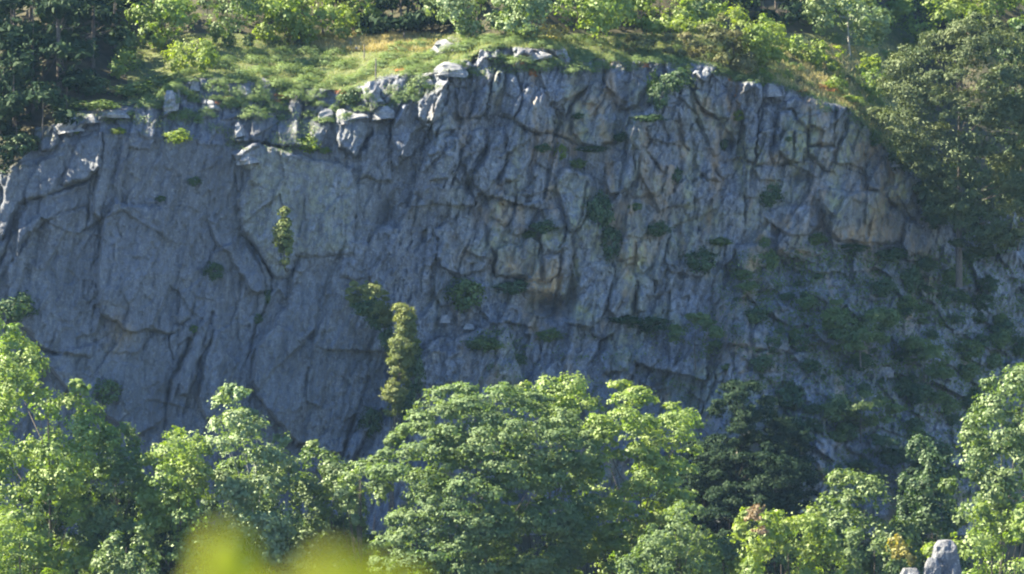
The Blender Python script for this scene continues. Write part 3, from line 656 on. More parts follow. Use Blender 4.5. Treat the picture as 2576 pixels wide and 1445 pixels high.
def ground_z(X, Y):
    """height of the ground under a point in front of / above the cliff"""
    px = X / S * CAM_D / (CAM_D + Y) + 1288
    j = int(np.clip(np.searchsorted(xs, px), 0, W_ - 1))
    col = DEP[:, j]
    k = np.argmax(col <= Y) if (col <= Y).any() else H_ - 1
    return float(ZW[k, j])

# the valley between the viewpoint and the cliff
vy = np.concatenate([np.linspace(-60, -490, 60), np.linspace(-491, -520, 12)])
vx = np.linspace(-260, 260, 60)
VX, VY = np.meshgrid(vx, vy)
dcam = VY + CAM_D
prof = np.interp(VY[:, 0], [-520, -493, -480, -430, -300, -200, -110, -60], [-1.6, -1.7, -8, -34, -95, -112, -96, -74])
VZ = prof[:, None] + 1.5 * fbm(VX / 30, VY / 30, 5, 3) * np.clip((dcam - 12) / 30, 0, 1) + 0.0 * VX
vi = np.arange(VX.size).reshape(VX.shape)
vq = np.stack([vi[:-1, :-1], vi[1:, :-1], vi[1:, 1:], vi[:-1, 1:]], -1).reshape(-1, 4)
val = link("valley", mesh_np("valley", np.stack([VX, VY, VZ], -1).reshape(-1, 3), vq, M_FOREST_GROUND))
tag(val, "valley floor between the viewpoint and the cliff", "valley", kind="structure")

# ------------------------------------------------------------------ foliage
def unit(v):
    return v / (np.linalg.norm(v, axis=-1, keepdims=True) + 1e-9)

def leaves(C, Nrm, size, r, asp=0.62, fold=0.18):
    """C centres (n,3), Nrm normals; returns quads"""
    n = len(C)
    t = unit(np.cross(Nrm, unit(r.normal(size=(n, 3)))))
    b = np.cross(Nrm, t)
    s = (size * r.uniform(0.6, 1.3, n))[:, None]
    tip = C + t * s * 0.5 - Nrm * s * fold * 0.5; tail = C - t * s * 0.5 - Nrm * s * fold * 0.5
    l = C + b * s * 0.5 * asp; rr = C - b * s * 0.5 * asp
    V = np.stack([tip, l, tail, rr], 1).reshape(-1, 3)
    return V

def clump_leaves(cc, cr, flat, nper, size, outward, up, jit, r, asp=0.62, tint0=None, tilt=None):
    """clumps cc (m,3), radii cr (m,), leaves nper each"""
    m = len(cc)
    d = unit(r.normal(size=(m, nper, 3)))
    rad = r.uniform(0.1, 1, (m, nper, 1)) ** 0.6 * np.where(r.uniform(size=(m, nper, 1)) < 0.16, r.uniform(1.3, 2.3, (m, nper, 1)), r.uniform(0.7, 1.2, (m, nper, 1)))
    o = d * rad * cr[:, None, None]
    o[..., 2] *= flat
    C = cc[:, None, :] + o
    nr = outward[:, None, :] * 0.95 + d * 0.45 + np.array([0, 0, up]) + r.normal(size=(m, nper, 3)) * jit
    nr = unit(nr)
    V = leaves(C.reshape(-1, 3), nr.reshape(-1, 3), size, r, asp)
    if tint0 is None: tint0 = r.uniform(0, 1, m)
    t = np.clip(tint0[:, None] * 0.6 + r.uniform(0, 0.4, (m, nper)), 0, 1)
    return V, np.repeat(t.reshape(-1), 4)

def quads(nv):
    return np.arange(nv).reshape(-1, 4)

def tube(path, radii, sides=6):
    path = np.array(path, float); V = []; F = []
    for i, p in enumerate(path):
        t = unit(path[min(i + 1, len(path) - 1)] - path[max(i - 1, 0)])
        a = unit(np.cross(t, [0.3, 1, 0.1])); b = np.cross(t, a)
        for k in range(sides):
            an = 2 * math.pi * k / sides
            V.append(p + radii[i] * (math.cos(an) * a + math.sin(an) * b))
    for i in range(len(path) - 1):
        for k in range(sides):
            k2 = (k + 1) % sides
            F.append([i * sides + k, i * sides + k2, (i + 1) * sides + k2, (i + 1) * sides + k])
    return np.array(V), np.array(F)

def join_tubes(tubes):
    Vs, Fs, o = [], [], 0
    for V, F in tubes:
        Vs.append(V); Fs.append(F + o); o += len(V)
    return np.concatenate(Vs), np.concatenate(Fs)

STY = {  # bough radius, sub-clump radius, sub-clumps per bough, leaves each, leaf size, flatness, up bias, jitter, aspect
    'broad':  dict(rb=1.8, cr=0.64, ns=23, n=16, size=0.33, flat=0.75, up=0.30, jit=0.33, asp=0.75, dens=1.0, sq=0.75),
    'fine':   dict(rb=1.2, cr=0.50, ns=17, n=14, size=0.30, flat=0.85, up=0.25, jit=0.36, asp=0.7, dens=0.9, sq=0.95),
    'beech':  dict(rb=1.6, cr=0.58, ns=22, n=18, size=0.28, flat=0.50, up=0.40, jit=0.33, asp=0.75, dens=1.1, sq=0.50),
    'pine':   dict(rb=1.3, cr=0.52, ns=20, n=19, size=0.36, flat=0.60, up=0.25, jit=0.50, asp=0.30, dens=1.0, sq=0.50),
    'spruce': dict(rb=1.8, cr=0.95, ns=14, n=11, size=0.72, flat=0.45, up=0.2, jit=0.5, asp=0.35, dens=0.9, sq=0.45),
}
n_tree = [0]
def tree(name, poly, Y, thick, style, mat, label, cat="tree", group=None, trunk=True, bark=None, dens=1.0, seed=None,
         lean=0.0, limbs=6, scale=1.0, base=None, foot=None, rooted=0.0):
    """a tree whose crown fills the traced outline at distance Y and is `thick` metres deep"""
    n_tree[0] += 1
    r = np.random.default_rng(seed if seed is not None else 1000 + n_tree[0])
    st = STY[style]
    k = (CAM_D + Y) / CAM_D
    poly = np.array(poly, float)
    # outline with uneven edge
    x0, y0 = poly.min(0); x1, y1 = poly.max(0)
    q = r.uniform([x0, y0], [x1, y1], (9000, 2))
    d = poly_dist(poly, q[:, 0], q[:, 1])
    area = (x1 - x0) * (y1 - y0) * (d > 0).mean() * (S * k) ** 2
    rb = st['rb'] * scale
    m = max(3, int(area / (math.pi * rb * rb) * 3.8 * st['dens'] * dens))
    q = r.uniform([x0, y0], [x1, y1], (m * 8 + 300, 2))
    d = poly_dist(poly, q[:, 0], q[:, 1]) * S * k
    ok = d > 0.12 * rb; q = q[ok][:m]; d = d[ok][:m]; m = len(q)
    dmax = max(np.percentile(d, 98), 0.5)
    h = np.sqrt(np.clip(1 - (1 - np.clip(d / dmax, 0, 1)) ** 2, 0.02, 1)) * thick * 0.5
    side = np.where(r.uniform(size=m) < 0.72, -1.0, 1.0)
    u = np.where(r.uniform(size=m) < 0.18, r.uniform(0, 0.7, m), 1 - 0.3 * r.uniform(size=m) ** 1.5)
    B = P(q[:, 0], q[:, 1], Y + side * u * h)
    Cc = P(np.array([(x0 + x1) / 2]), np.array([(y0 + y1) / 2 + 0.15 * (y1 - y0)]), Y)[0]
    bout = unit(B - Cc)
    br = np.minimum(rb, 0.75 * d + 0.35 * rb) * r.uniform(0.65, 1.2, m)
    btint = np.clip(0.5 + 0.5 * fbm(q[:, 0] / 40 + 3, q[:, 1] / 40 + n_tree[0], 8, 2) + r.uniform(-.28, .28, m), 0, 1)
    ns = st['ns']
    dd = unit(unit(r.normal(size=(m, ns, 3))) + 0.45 * bout[:, None, :] + np.array([0, -0.1, 0.25]))
    CC = B[:, None, :] + dd * (br[:, None, None] * r.uniform(0.62, 1.12, (m, ns, 1))) * np.array([1, 1, st['sq']])
    C = CC.reshape(-1, 3); outw = dd.reshape(-1, 3)
    nh = int(m * 3); jh = r.integers(0, m, nh)      # leafy heart behind the outer boughs
    hh = P(q[jh, 0], q[jh, 1], Y + r.uniform(-0.45, 0.45, nh) * h[jh]) + r.normal(size=(nh, 3)) * 0.5
    C = np.concatenate([C, hh]); outw = np.concatenate([outw, unit(r.normal(size=(nh, 3)))])
    bidx = np.concatenate([np.repeat(np.arange(m), ns), jh])
    kk = CAM_D / (CAM_D + C[:, 1])
    qx = C[:, 0] / S * kk + 1288; qy = 722.5 - C[:, 2] / S * kk
    ok = poly_dist(poly, qx, qy) * S > r.uniform(-0.45, 0.15, len(C))
    off = (qx < -40) | (qx > 2616) | (qy < -30) | (qy > 1475)      # what the picture cuts off is built thinner
    ok &= ~off | (r.uniform(size=len(C)) < 0.3); C = C[ok]; outw = outw[ok]
    cr = (np.clip(br / rb, 0.55, 1)[bidx][ok]) * st['cr'] * scale * r.uniform(0.6, 1.25, len(C))
    tint = np.clip(btint[bidx][ok] + r.uniform(-.15, .15, len(C)), 0, 1); m = len(C)
    base = P((x0 + x1) / 2 + lean if base is None else base, y1, Y)
    gz = min(ground_z(base[0], Y), base[2] - 0.3) if foot is None else base[2] - foot
    root = link(name, None, None, (base[0], Y, gz))
    tag(root, label, cat, group)
    org = np.array([base[0], Y, gz])
    V, t = clump_leaves(C - org, cr, st['flat'], st['n'], st['size'] * scale ** 0.5, outw, st['up'], st['jit'], r, st['asp'], tint)
    me = mesh_np("crown", V, quads(len(V)), L[mat], {"tint": t}, smooth=False)
    link("crown", me, root)
    if trunk:
        top = P((x0 + x1) / 2 + 0.3 * lean, y0 + 0.30 * (y1 - y0), Y)
        H = top[2] - gz
        rad = np.clip(0.016 * H, 0.06, 0.30)
        mid = org + (top - org) * 0.5 + np.array([r.uniform(-.03, .03) * H, 0, 0])
        tubes = [tube([np.zeros(3), (mid - org) * 0.5, mid - org, top - org], [rad * 1.25, rad, rad * 0.7, rad * 0.12], 7)]
        lo = r.choice(m, size=min(limbs * 2, m), replace=False)
        for li in lo:
            tgt = C[li] - org
            f = np.clip((tgt[2] / H) * r.uniform(0.72, 0.9), 0.3, 0.9)
            st0 = (top - org) * f
            tgt = st0 + (tgt - st0) * 0.8
            mp = (st0 + tgt) / 2 + np.array([0, 0, -0.03 * H * r.uniform(0, 1)])
            tubes.append(tube([st0, mp, tgt], [rad * 0.26 * (1.1 - f), rad * 0.15, rad * 0.04], 5))
        if rooted:      # the stem bends back into the crack it grows from
            tubes.append(tube([(0, 0, .1), (0.1, rooted * .35, -.35), (0.15, rooted, -.5)], [rad * 1.3, rad * 1.4, rad * 1.6], 7))
        Vt, Ft = join_tubes(tubes)
        link("trunk", mesh_np("trunk", Vt, Ft, bark or M_BARK), root)
    return root

def ell(cx, cy, rx, ry, n=12, j=0.16, seed=0):
    r = np.random.default_rng(seed + int(cx * 7 + cy) + 9000)
    return [(cx + rx * math.cos(a) * (1 + r.uniform(-j, j)), cy + ry * math.sin(a) * (1 + r.uniform(-j, j))) for a in np.linspace(0, 2 * math.pi, n, endpoint=False)]

def cone(cx, top, bot, w, n=5, seed=0):
    """saw-edged conifer outline"""
    r = np.random.default_rng(seed + int(cx) + 5000)
    Lp, Rp = [], []
    for i in range(1, n + 1):
        y = top + (bot - top) * i / n; ww = w * (i / n) ** 0.8
        Lp += [(cx - ww * r.uniform(.85, 1.15), y), (cx - ww * 0.72, y + 4)]
        Rp += [(cx + ww * r.uniform(.85, 1.15), y), (cx + ww * 0.72, y + 4)]
    return [(cx, top)] + Rp + Lp[::-1]


# ---- broadleaf trees in front of the cliff
FT = "trees in front of the cliff"
tree("broadleaf_tree", [(-60,760),(0,772),(30,800),(55,850),(105,870),(130,915),(150,945),(195,960),(235,980),(262,1015),(268,1060),(300,1090),(290,1180),(235,1250),(260,1400),(250,1560),(-60,1560)],
     -34, 15, 'broad', 'bright', "tall leafy tree with sunlit yellow-green top rising at the left edge of the photo", "tree", FT, dens=1.15)
tree("feathery_tree", [(250,1100),(290,1085),(310,1055),(325,1080),(345,1075),(352,1110),(370,1190),(400,1340),(380,1540),(200,1540),(200,1230)],
     -36, 7, 'fine', 'beech', "feathery pale-tipped tree between the left edge tree and the low bright tree", "tree", FT)
tree("broadleaf_tree", [(358,1120),(385,1090),(430,1080),(450,1085),(475,1065),(500,1090),(530,1120),(545,1170),(540,1230),(560,1290),(560,1540),(350,1540),(335,1240),(350,1180)],
     -37, 9, 'broad', 'bright', "low round bright green tree just left of the pointed tree", "tree", FT)
tree("broadleaf_tree", [(594,953),(620,985),(628,1015),(655,1040),(668,1070),(700,1090),(735,1115),(745,1185),(735,1215),(770,1300),(780,1560),(540,1560),(530,1300),(548,1210),(528,1160),(505,1105),(502,1072),(530,1050),(545,1000),(572,975)],
     -35, 12, 'broad', 'silver', "pointed tree with pale silvery leaves on its left side, peak against the rock", "tree", FT, bark=M_PALEBARK, dens=1.1)
tree("broadleaf_tree", [(745,1165),(765,1130),(785,1112),(810,1125),(840,1145),(870,1165),(900,1200),(925,1290),(940,1560),(750,1560),(735,1290)],
     -30, 9, 'fine', 'mid', "dull green tree in half shade between the pointed tree and the big beech", "tree", FT)
tree("broadleaf_tree", [(855,1190),(890,1165),(930,1160),(960,1190),(965,1250),(940,1310),(880,1320),(850,1260)],
     -38, 7, 'fine', 'silver', "small pale leafy tree touching the left side of the big beech", "tree", FT)
tree("beech_tree", [(905,1175),(960,1140),(990,1085),(1020,1045),(1068,1010),(1070,980),(1110,970),(1150,962),(1200,975),(1255,955),(1290,975),(1330,985),(1400,1000),(1455,1030),(1500,1100),(1510,1240),(1470,1400),(1430,1520),(930,1520),(940,1420),(925,1370),(950,1330),(985,1290),(960,1240)],
     -42, 17, 'beech', 'beech', "great spreading beech tree filling the bottom centre of the photo", "tree", FT, dens=1.7, limbs=12)
tree("broadleaf_tree", [(1290,1000),(1320,965),(1370,950),(1395,960),(1425,930),(1452,908),(1462,940),(1480,965),(1500,1000),(1480,1060),(1400,1090),(1310,1060)],
     -34, 7, 'broad', 'bright', "fresh green treetop poking up behind the great beech", "tree", FT)
tree("broadleaf_tree", [(1480,1010),(1500,980),(1545,955),(1560,938),(1575,965),(1620,975),(1640,962),(1665,990),(1700,1010),(1740,1015),(1755,1050),(1770,1095),(1750,1150),(1745,1200),(1730,1300),(1650,1400),(1600,1560),(1440,1560),(1450,1300),(1470,1120)],
     -36, 14, 'beech', 'bright', "broad yellow-green beech joined to the right side of the great beech", "tree", FT, dens=1.2, limbs=10)
tree("broadleaf_tree", [(-60,1265),(0,1272),(50,1285),(75,1320),(110,1360),(125,1400),(160,1420),(160,1500),(-60,1520)],
     -48, 9, 'beech', 'bright', "sunlit layered treetop in the bottom left corner of the photo", "tree", FT, dens=1.3)
tree("broadleaf_tree", [(275,1350),(310,1330),(350,1315),(360,1340),(385,1360),(400,1400),(405,1520),(280,1520),(230,1420)],
     -46, 7, 'fine', 'mid', "small treetop catching a little light between the corner tree and the blurred leaves", "tree", FT)
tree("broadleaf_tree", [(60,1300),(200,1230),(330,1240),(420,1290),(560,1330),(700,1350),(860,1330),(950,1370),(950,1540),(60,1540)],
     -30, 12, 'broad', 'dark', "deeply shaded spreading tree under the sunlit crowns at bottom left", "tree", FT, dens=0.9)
tree("broadleaf_tree", [(1560,1412),(1600,1385),(1622,1340),(1645,1310),(1680,1280),(1720,1270),(1760,1278),(1800,1308),(1822,1342),(1810,1385),(1835,1420),(1840,1520),(1575,1520)],
     -52, 9, 'fine', 'beech', "rounded bright treetop left of the reddish-topped tree at the bottom", "tree", FT, dens=1.2)
tree("broadleaf_tree", [(1838,1380),(1855,1340),(1848,1305),(1868,1283),(1910,1290),(1950,1282),(1975,1310),(2005,1300),(2030,1278),(2055,1290),(2070,1305),(2100,1350),(2110,1400),(2130,1520),(1840,1520)],
     -52, 9, 'fine', 'yellow', "wide yellow-green treetop at the bottom with a withered reddish sapling in it", "tree", FT, dens=1.2)
tree("withered_sapling", [(1885,1350),(1878,1315),(1885,1285),(1897,1268),(1910,1285),(1920,1310),(1922,1345),(1905,1365)],
     -57, 2.0, 'fine', 'brown', "small withered reddish-brown sapling standing before the wide yellow-green treetop", "sapling", dens=1.5, trunk=False)
tree("broadleaf_tree", [(2110,1420),(2120,1370),(2140,1335),(2170,1325),(2200,1340),(2235,1355),(2262,1400),(2280,1430),(2290,1520),(2110,1520)],
     -50, 6, 'fine', 'beech', "pale loose treetop left of the rock pillar at the bottom right", "tree", FT)
tree("golden_sapling", [(2238,1400),(2245,1365),(2253,1345),(2275,1370),(2290,1395),(2292,1425),(2250,1440)],
     -54, 2.0, 'fine', 'gold', "small orange-tinged sapling just left of the rock pillar", "sapling", dens=1.2, trunk=False)
tree("broadleaf_tree", [(2350,1350),(2380,1315),(2420,1300),(2440,1265),(2455,1280),(2500,1262),(2530,1290),(2560,1270),(2640,1290),(2640,1520),(2420,1520),(2415,1400)],
     -46, 10, 'broad', 'bright', "bright bushy treetop behind and right of the rock pillar", "tree", FT, dens=1.2)
tree("broadleaf_tree", [(2420,975),(2460,975),(2490,950),(2510,930),(2545,925),(2580,915),(2680,930),(2680,1340),(2480,1380),(2390,1290),(2365,1200),(2360,1150),(2400,1110),(2425,1060),(2470,1000)],
     -40, 14, 'broad', 'mid', "large tree at the right edge with sunlit tips and dark underside", "tree", FT, dens=1.05)
tree("broadleaf_tree", [(2330,1400),(2318,1385),(2345,1370),(2360,1400),(2350,1440)],
     -49, 2, 'fine', 'yellow', "low yellowish bush at the foot of the rock pillar", "bush")
# shaded trees at the foot of the slope
ST = "shaded trees at the foot of the slope"
tree("shaded_tree", [(2055,1210),(2090,1190),(2130,1180),(2190,1190),(2230,1195),(2290,1215),(2300,1290),(2320,1370),(2330,1540),(2050,1540),(2020,1290)],
     -34, 8, 'broad', 'mid', "dark green tree in shade above the pale loose treetop, one sunlit tip", "tree", ST)
for i, (poly, Yd, mt, lab) in enumerate((
    ([(1700,1200),(1740,1130),(1800,1090),(1860,1100),(1900,1150),(1900,1260),(1900,1480),(1660,1500),(1640,1320)], -36, 'dark', "dark tree in shade right beside the yellow-green beech"),
    ([(1870,1160),(1930,1110),(1990,1120),(2040,1170),(2060,1260),(2060,1480),(1880,1480),(1850,1250)], -36, 'dark', "dark round tree in shade above the withered sapling"),
    ([(2270,1150),(2310,1100),(2350,1110),(2390,1170),(2400,1290),(2440,1480),(2260,1480),(2260,1290)], -28, 'dark', "dark tree in shade left of the large tree at the right edge"),
    ([(1790,1010),(1830,960),(1890,950),(1940,1000),(1960,1070),(1920,1120),(1830,1110),(1780,1060)], -14, 'dark', "bushy dark tree in shade on the rocks right of the yellow-green beech"))):
    if i != 2:
        pm = np.array(poly); Yd = surf(pm[:, 0].mean(), min(pm[:, 1].max(), 1290)) - 3.0; mt = 'spruce'  # spruce colour darkens these trees in place of shade
    tree("shaded_tree", poly, Yd, 7, 'pine' if i != 2 else 'fine', mt, lab, "tree", ST, dens=1.3)
for i, (cx, cy) in enumerate(((1760, 1200), (1850, 1230), (1960, 1240), (1700, 1290), (1830, 1330), (2330, 1250), (1990, 1150))):  # their shade comes from the same dark needle colour
    tree("shaded_tree", ell(cx, cy, 75, 95, 14, .25, i), surf(cx, cy + 60) - 2.5, 6, 'pine', 'spruce', ("dark conifer-like mass in shade right of the yellow-green beech", "dark tree in deep shade above the reddish sapling", "dark tree low on the shaded slope right of the withered sapling",
         "dark tree at the foot of the yellow-green beech's right side", "dark shaded tree directly behind the withered sapling", "dark tree in shade left of the right edge tree's underside", "dark tree in shade among the lowest rocks")[i], "tree", ST, foot=1.5, dens=1.0)
for i in range(5):
    cx = 1660 + i * 150
    tree("shaded_tree", ell(cx, 1430, 110, 90), -33, 8, 'broad', 'dark', "dark foliage of a shaded tree in the gap behind the bottom treetops", "tree", "dark trees behind the bottom treetops", dens=0.7)

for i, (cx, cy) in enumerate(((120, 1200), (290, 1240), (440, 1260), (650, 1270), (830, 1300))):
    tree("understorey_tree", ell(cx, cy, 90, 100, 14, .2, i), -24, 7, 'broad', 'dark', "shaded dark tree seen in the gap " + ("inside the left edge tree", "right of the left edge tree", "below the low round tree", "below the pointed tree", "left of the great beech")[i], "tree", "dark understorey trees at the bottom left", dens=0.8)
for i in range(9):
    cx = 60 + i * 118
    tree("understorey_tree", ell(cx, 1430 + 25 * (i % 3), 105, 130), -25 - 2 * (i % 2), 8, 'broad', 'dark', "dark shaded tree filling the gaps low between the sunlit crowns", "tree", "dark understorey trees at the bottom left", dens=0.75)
# ---- pines on the cliff and beside it
def on(px, py, out=0.6):
    return surf(px, py) - out
tree("cliff_pine", [(864,722),(885,708),(935,710),(965,722),(978,745),(975,775),(985,800),(975,828),(940,808),(905,790),(885,765),(868,748)],
     on(930, 800, 5.2), 3.4, 'pine', 'litpine', "small wind-bent pine with flat sunlit top growing from the rock face", "pine", base=972, dens=1.6, scale=0.7, limbs=2, foot=0.3, rooted=6.5)
tree("cliff_pine", [(990,770),(1010,762),(1035,775),(1045,800),(1042,830),(1052,860),(1042,900),(1028,930),(1030,960),(1015,1000),(1005,1030),(990,1060),(965,1050),(975,1015),(968,985),(985,950),(975,900),(985,860),(1000,830),(992,800)],
     -6.0, 3.2, 'pine', 'litpine', "tall slim pine lit from the left in front of the cliff, left of the beech", "pine", base=985, dens=2.6, scale=0.6)
tree("young_pine", [(712,522),(722,530),(726,560),(734,590),(730,640),(718,665),(706,650),(700,620),(692,605),(695,570),(705,550)],
     on(714, 620, 3.6), 1.6, 'fine', 'litpine', "small yellow-lit conifer clinging to the big grey buttress", "conifer", base=714, scale=0.55, dens=2.6, foot=0.2, rooted=4.5)
tree("shaded_pine", [(1700,800),(1740,785),(1790,795),(1815,830),(1812,880),(1780,905),(1730,900),(1690,870),(1685,830)],
     on(1750, 880, 2), 4, 'pine', 'mid', "dark bushy pine in shade on the lower rocks above the yellow-green beech", "pine", dens=0.9, foot=1.0)
tree("shaded_pine", [(2070,790),(2110,750),(2180,740),(2220,760),(2260,800),(2240,850),(2200,890),(2110,900),(2085,850)],
     on(2160, 890, 2.5), 5, 'pine', 'mid', "broad grey-green pine in shade in the middle of the scree", "pine", dens=0.9, foot=1.0)
tree("shaded_pine", [(2260,850),(2310,840),(2350,850),(2390,890),(2400,940),(2350,960),(2290,930),(2250,890)],
     on(2330, 950, 2.5), 4, 'pine', 'mid', "dark pine in shade on the scree right of the broad grey-green pine", "pine", foot=1.0)
tree("shaded_pine", [(2075,1010),(2120,970),(2165,985),(2230,1000),(2270,1030),(2250,1060),(2180,1080),(2100,1090),(2060,1050)],
     on(2160, 1080, 2.5), 4, 'pine', 'mid', "flat-topped spreading pine in shade low on the scree", "pine", foot=1.0)
tree("shaded_pine", [(2200,1090),(2260,1070),(2330,1090),(2360,1130),(2340,1180),(2260,1180),(2190,1150)],
     on(2270, 1170, 2.5), 4, 'pine', 'dark', "dark pine in shade below the flat-topped one", "pine", foot=1.0)
tree("great_pine", [(2195,240),(2215,180),(2250,130),(2300,110),(2340,80),(2400,50),(2440,30),(2500,45),(2530,60),(2600,90),(2640,300),(2620,480),(2560,610),(2480,650),(2400,620),(2330,540),(2300,440),(2240,390),(2200,330),(2185,280)],
     surf(2340, 560) - 4, 15, 'pine', 'greatpine', "great olive-green pine on the right, sunlit above and dark below", "pine", dens=1.5, limbs=14, scale=1.4, foot=3.0)
tree("juniper", [(1790,45),(1805,28),(1830,50),(1855,80),(1880,110),(1895,150),(1910,180),(1850,185),(1800,160),(1780,110),(1765,70)],
     surf(1840, 178) - 0.2, 4, 'pine', 'juniper', "leaning brown-green juniper on the cliff top above the pale rock column", "juniper", dens=1.5, base=1850, foot=1.0)
tree("juniper", [(1660,110),(1690,75),(1715,70),(1750,100),(1780,130),(1775,150),(1700,140),(1665,135)],
     surf(1720, 145) - 0.2, 3, 'pine', 'juniper', "low brown-tipped juniper just left of the leaning one", "juniper", dens=1.4, foot=1.0)
tree("juniper", [(1560,110),(1585,85),(1615,80),(1640,100),(1655,130),(1600,140),(1565,130)],
     surf(1610, 138) - 0.2, 3, 'pine', 'juniper', "rounded grey-green juniper bush, first of three from the left on the cliff top", "juniper", dens=1.3, foot=1.0)

for poly, lab, dy in (([(2300,450),(2380,420),(2480,440),(2520,520),(2480,600),(2380,610),(2330,560)], "dark shaded tree under the left half of the great pine", 3),
                  ([(2460,430),(2540,380),(2640,400),(2660,560),(2600,620),(2500,600)], "dark shaded tree under the right half of the great pine", 3),
                  ([(2480,100),(2560,60),(2660,120),(2660,420),(2560,440),(2500,300)], "dark tree right of the great pine at the edge of the photo", 6)):
    tree("shaded_tree", poly, surf(poly[5][0], 610) - dy, 7, 'broad', 'dark', lab, "tree", "shaded trees around the great pine", foot=0.5)
# ---- trees above the cliff
AT = "sunlit trees above the cliff"
def top_tree(poly, Y, th, sty, mat, lab, **kw):
    pp = np.array(poly); yb = pp[:, 1].max()
    Y = surf(pp[:, 0].mean(), yb) + 0.2
    kw.setdefault("foot", 0.5)
    return tree("hillside_tree", poly, Y, th, sty, mat, lab, "tree", AT, **kw)
top_tree([(300,-90),(420,-100),(500,-60),(520,20),(500,90),(450,120),(380,110),(330,60),(290,20)], 42, 11, 'broad', 'bright', "bright yellow-green tree at the top left next to the dark spruces")
top_tree([(285,90),(330,60),(390,80),(400,120),(360,150),(300,140)], 34, 6, 'broad', 'mid', "brownish green tree edge between the dark spruces and the bright trees")
top_tree([(265,150),(300,125),(345,135),(362,160),(350,190),(290,195)], 28, 5, 'fine', 'bright', "small round bright tree at the border of the dark spruces")
top_tree([(400,140),(450,110),(510,100),(550,120),(560,160),(500,180),(420,180)], 27, 6, 'fine', 'yellow', "bright yellow-green bush at the left end of the meadow")
top_tree([(500,-60),(560,-90),(640,-60),(650,10),(640,60),(590,85),(545,110),(520,60),(505,10)], 36, 8, 'broad', 'mid', "darker green tree with a thin stem in the middle of the bright top left trees")
top_tree([(650,-60),(760,-100),(860,-80),(960,-60),(985,-20),(960,40),(945,90),(860,95),(790,70),(720,95),(660,90),(640,20)], 40, 12, 'broad', 'bright', "wide light green tree just left of the dark gap at the top", dens=1.1)
top_tree([(640,70),(680,40),(740,50),(800,70),(820,95),(780,110),(660,105)], 30, 5, 'fine', 'yellow', "pale yellow bush behind the dark evergreen bush on the meadow")
top_tree([(1072,30),(1085,-10),(1130,-60),(1200,-80),(1260,-40),(1270,40),(1250,90),(1180,85),(1100,88),(1075,60)], 34, 9, 'broad', 'silver', "whitish green tree just right of the dark gap at the top", bark=M_PALEBARK)
top_tree([(1240,-40),(1310,-90),(1400,-70),(1420,0),(1400,60),(1340,95),(1250,92)], 38, 9, 'broad', 'silver', "light green tree behind the heath-topped outcrop, second right of the dark gap")
top_tree([(1390,-60),(1480,-90),(1560,-60),(1600,0),(1580,70),(1520,110),(1440,100),(1400,50)], 36, 9, 'broad', 'bright', "green tree above the middle of the cliff edge behind the golden shrub")
top_tree([(1560,-50),(1640,-90),(1740,-80),(1760,-10),(1740,50),(1660,80),(1590,80)], 38, 9, 'broad', 'bright', "light green tree above the junipers on the cliff top")
top_tree([(1330,90),(1345,68),(1380,60),(1425,70),(1440,95),(1400,105)], 24, 4, 'fine', 'gold', "golden shrub with a pinkish tinge behind the cliff edge")
top_tree([(1690,60),(1740,30),(1770,10),(1830,15),(1880,20),(1930,50),(1990,70),(2000,110),(1960,150),(1900,160),(1850,110),(1780,80),(1710,90)], 30, 8, 'fine', 'yellow', "large yellow-green bush behind the leaning juniper", dens=1.2)
top_tree([(2025,60),(2030,0),(2060,-70),(2140,-90),(2230,-60),(2250,30),(2220,110),(2130,130),(2060,110)], 34, 9, 'broad', 'silver', "silvery tree with a pale trunk at the top right", bark=M_PALEBARK)
top_tree([(2225,60),(2250,10),(2300,-40),(2400,-80),(2500,-60),(2560,-20),(2560,60),(2480,60),(2380,80),(2300,120),(2230,130)], 30, 10, 'broad', 'yellow', "yellow-green tree standing behind the great pine")
top_tree([(2520,-40),(2600,-80),(2660,-20),(2660,160),(2600,200),(2560,120),(2540,40)], 34, 8, 'broad', 'bright', "bright tree in the top right corner of the photo")
top_tree([(1950,110),(2010,90),(2070,110),(2130,130),(2200,130),(2210,170),(2120,180),(2020,170),(1950,150)], 20, 4, 'fine', 'yellow', "low spreading yellow-green thicket on the slope left of the great pine")
top_tree([(2165,215),(2180,185),(2205,160),(2225,190),(2220,240),(2190,260),(2165,245)], 13, 3, 'fine', 'bright', "small bright bush against the left edge of the great pine")

AB = "trees filling the slope behind"
rt = np.random.default_rng(31)
for i, (cx, by) in enumerate([(330,60),(420,75),(520,60),(600,62),(690,66),(770,60),(850,66),(910,50),(1120,55),(1200,60),(1290,62),(1370,60),(1450,66),(1530,60),(1610,70),(1690,60),(1770,40),(1840,10),
                              (2060,50),(2130,70),(2220,66),(2300,50),(2390,40),(2480,40),(2560,60),(2620,100),(380,0),(560,-10),(730,0),(880,-20),(1180,0),(1340,0),(1500,-10),(1660,-10),(1760,-30),(2100,0),(2260,0),(2450,-20)]):
    tree("hillside_tree", ell(cx, by - 70, rt.uniform(60, 85), rt.uniform(75, 100), 14, .2, i), surf(cx, by) + 0.3, 6, ('broad', 'fine')[i % 2], ('bright', 'silver', 'bright', 'beech', 'yellow')[i % 5],
         ("bright green", "silvery green", "fresh green", "greyish green", "yellow-green")[i % 5] + (" tree" if i < 26 else " treetop high up") + " on the slope behind " + ("the bright top left trees" if cx < 650 else "the left part of the meadow" if cx < 940 else "the heath-topped outcrop" if cx < 1400 else "the junipers" if cx < 1850 else "the pale-trunked tree" if cx < 2250 else "the great pine"), "tree", AB, dens=0.5, foot=0.5, scale=1.3, limbs=3)
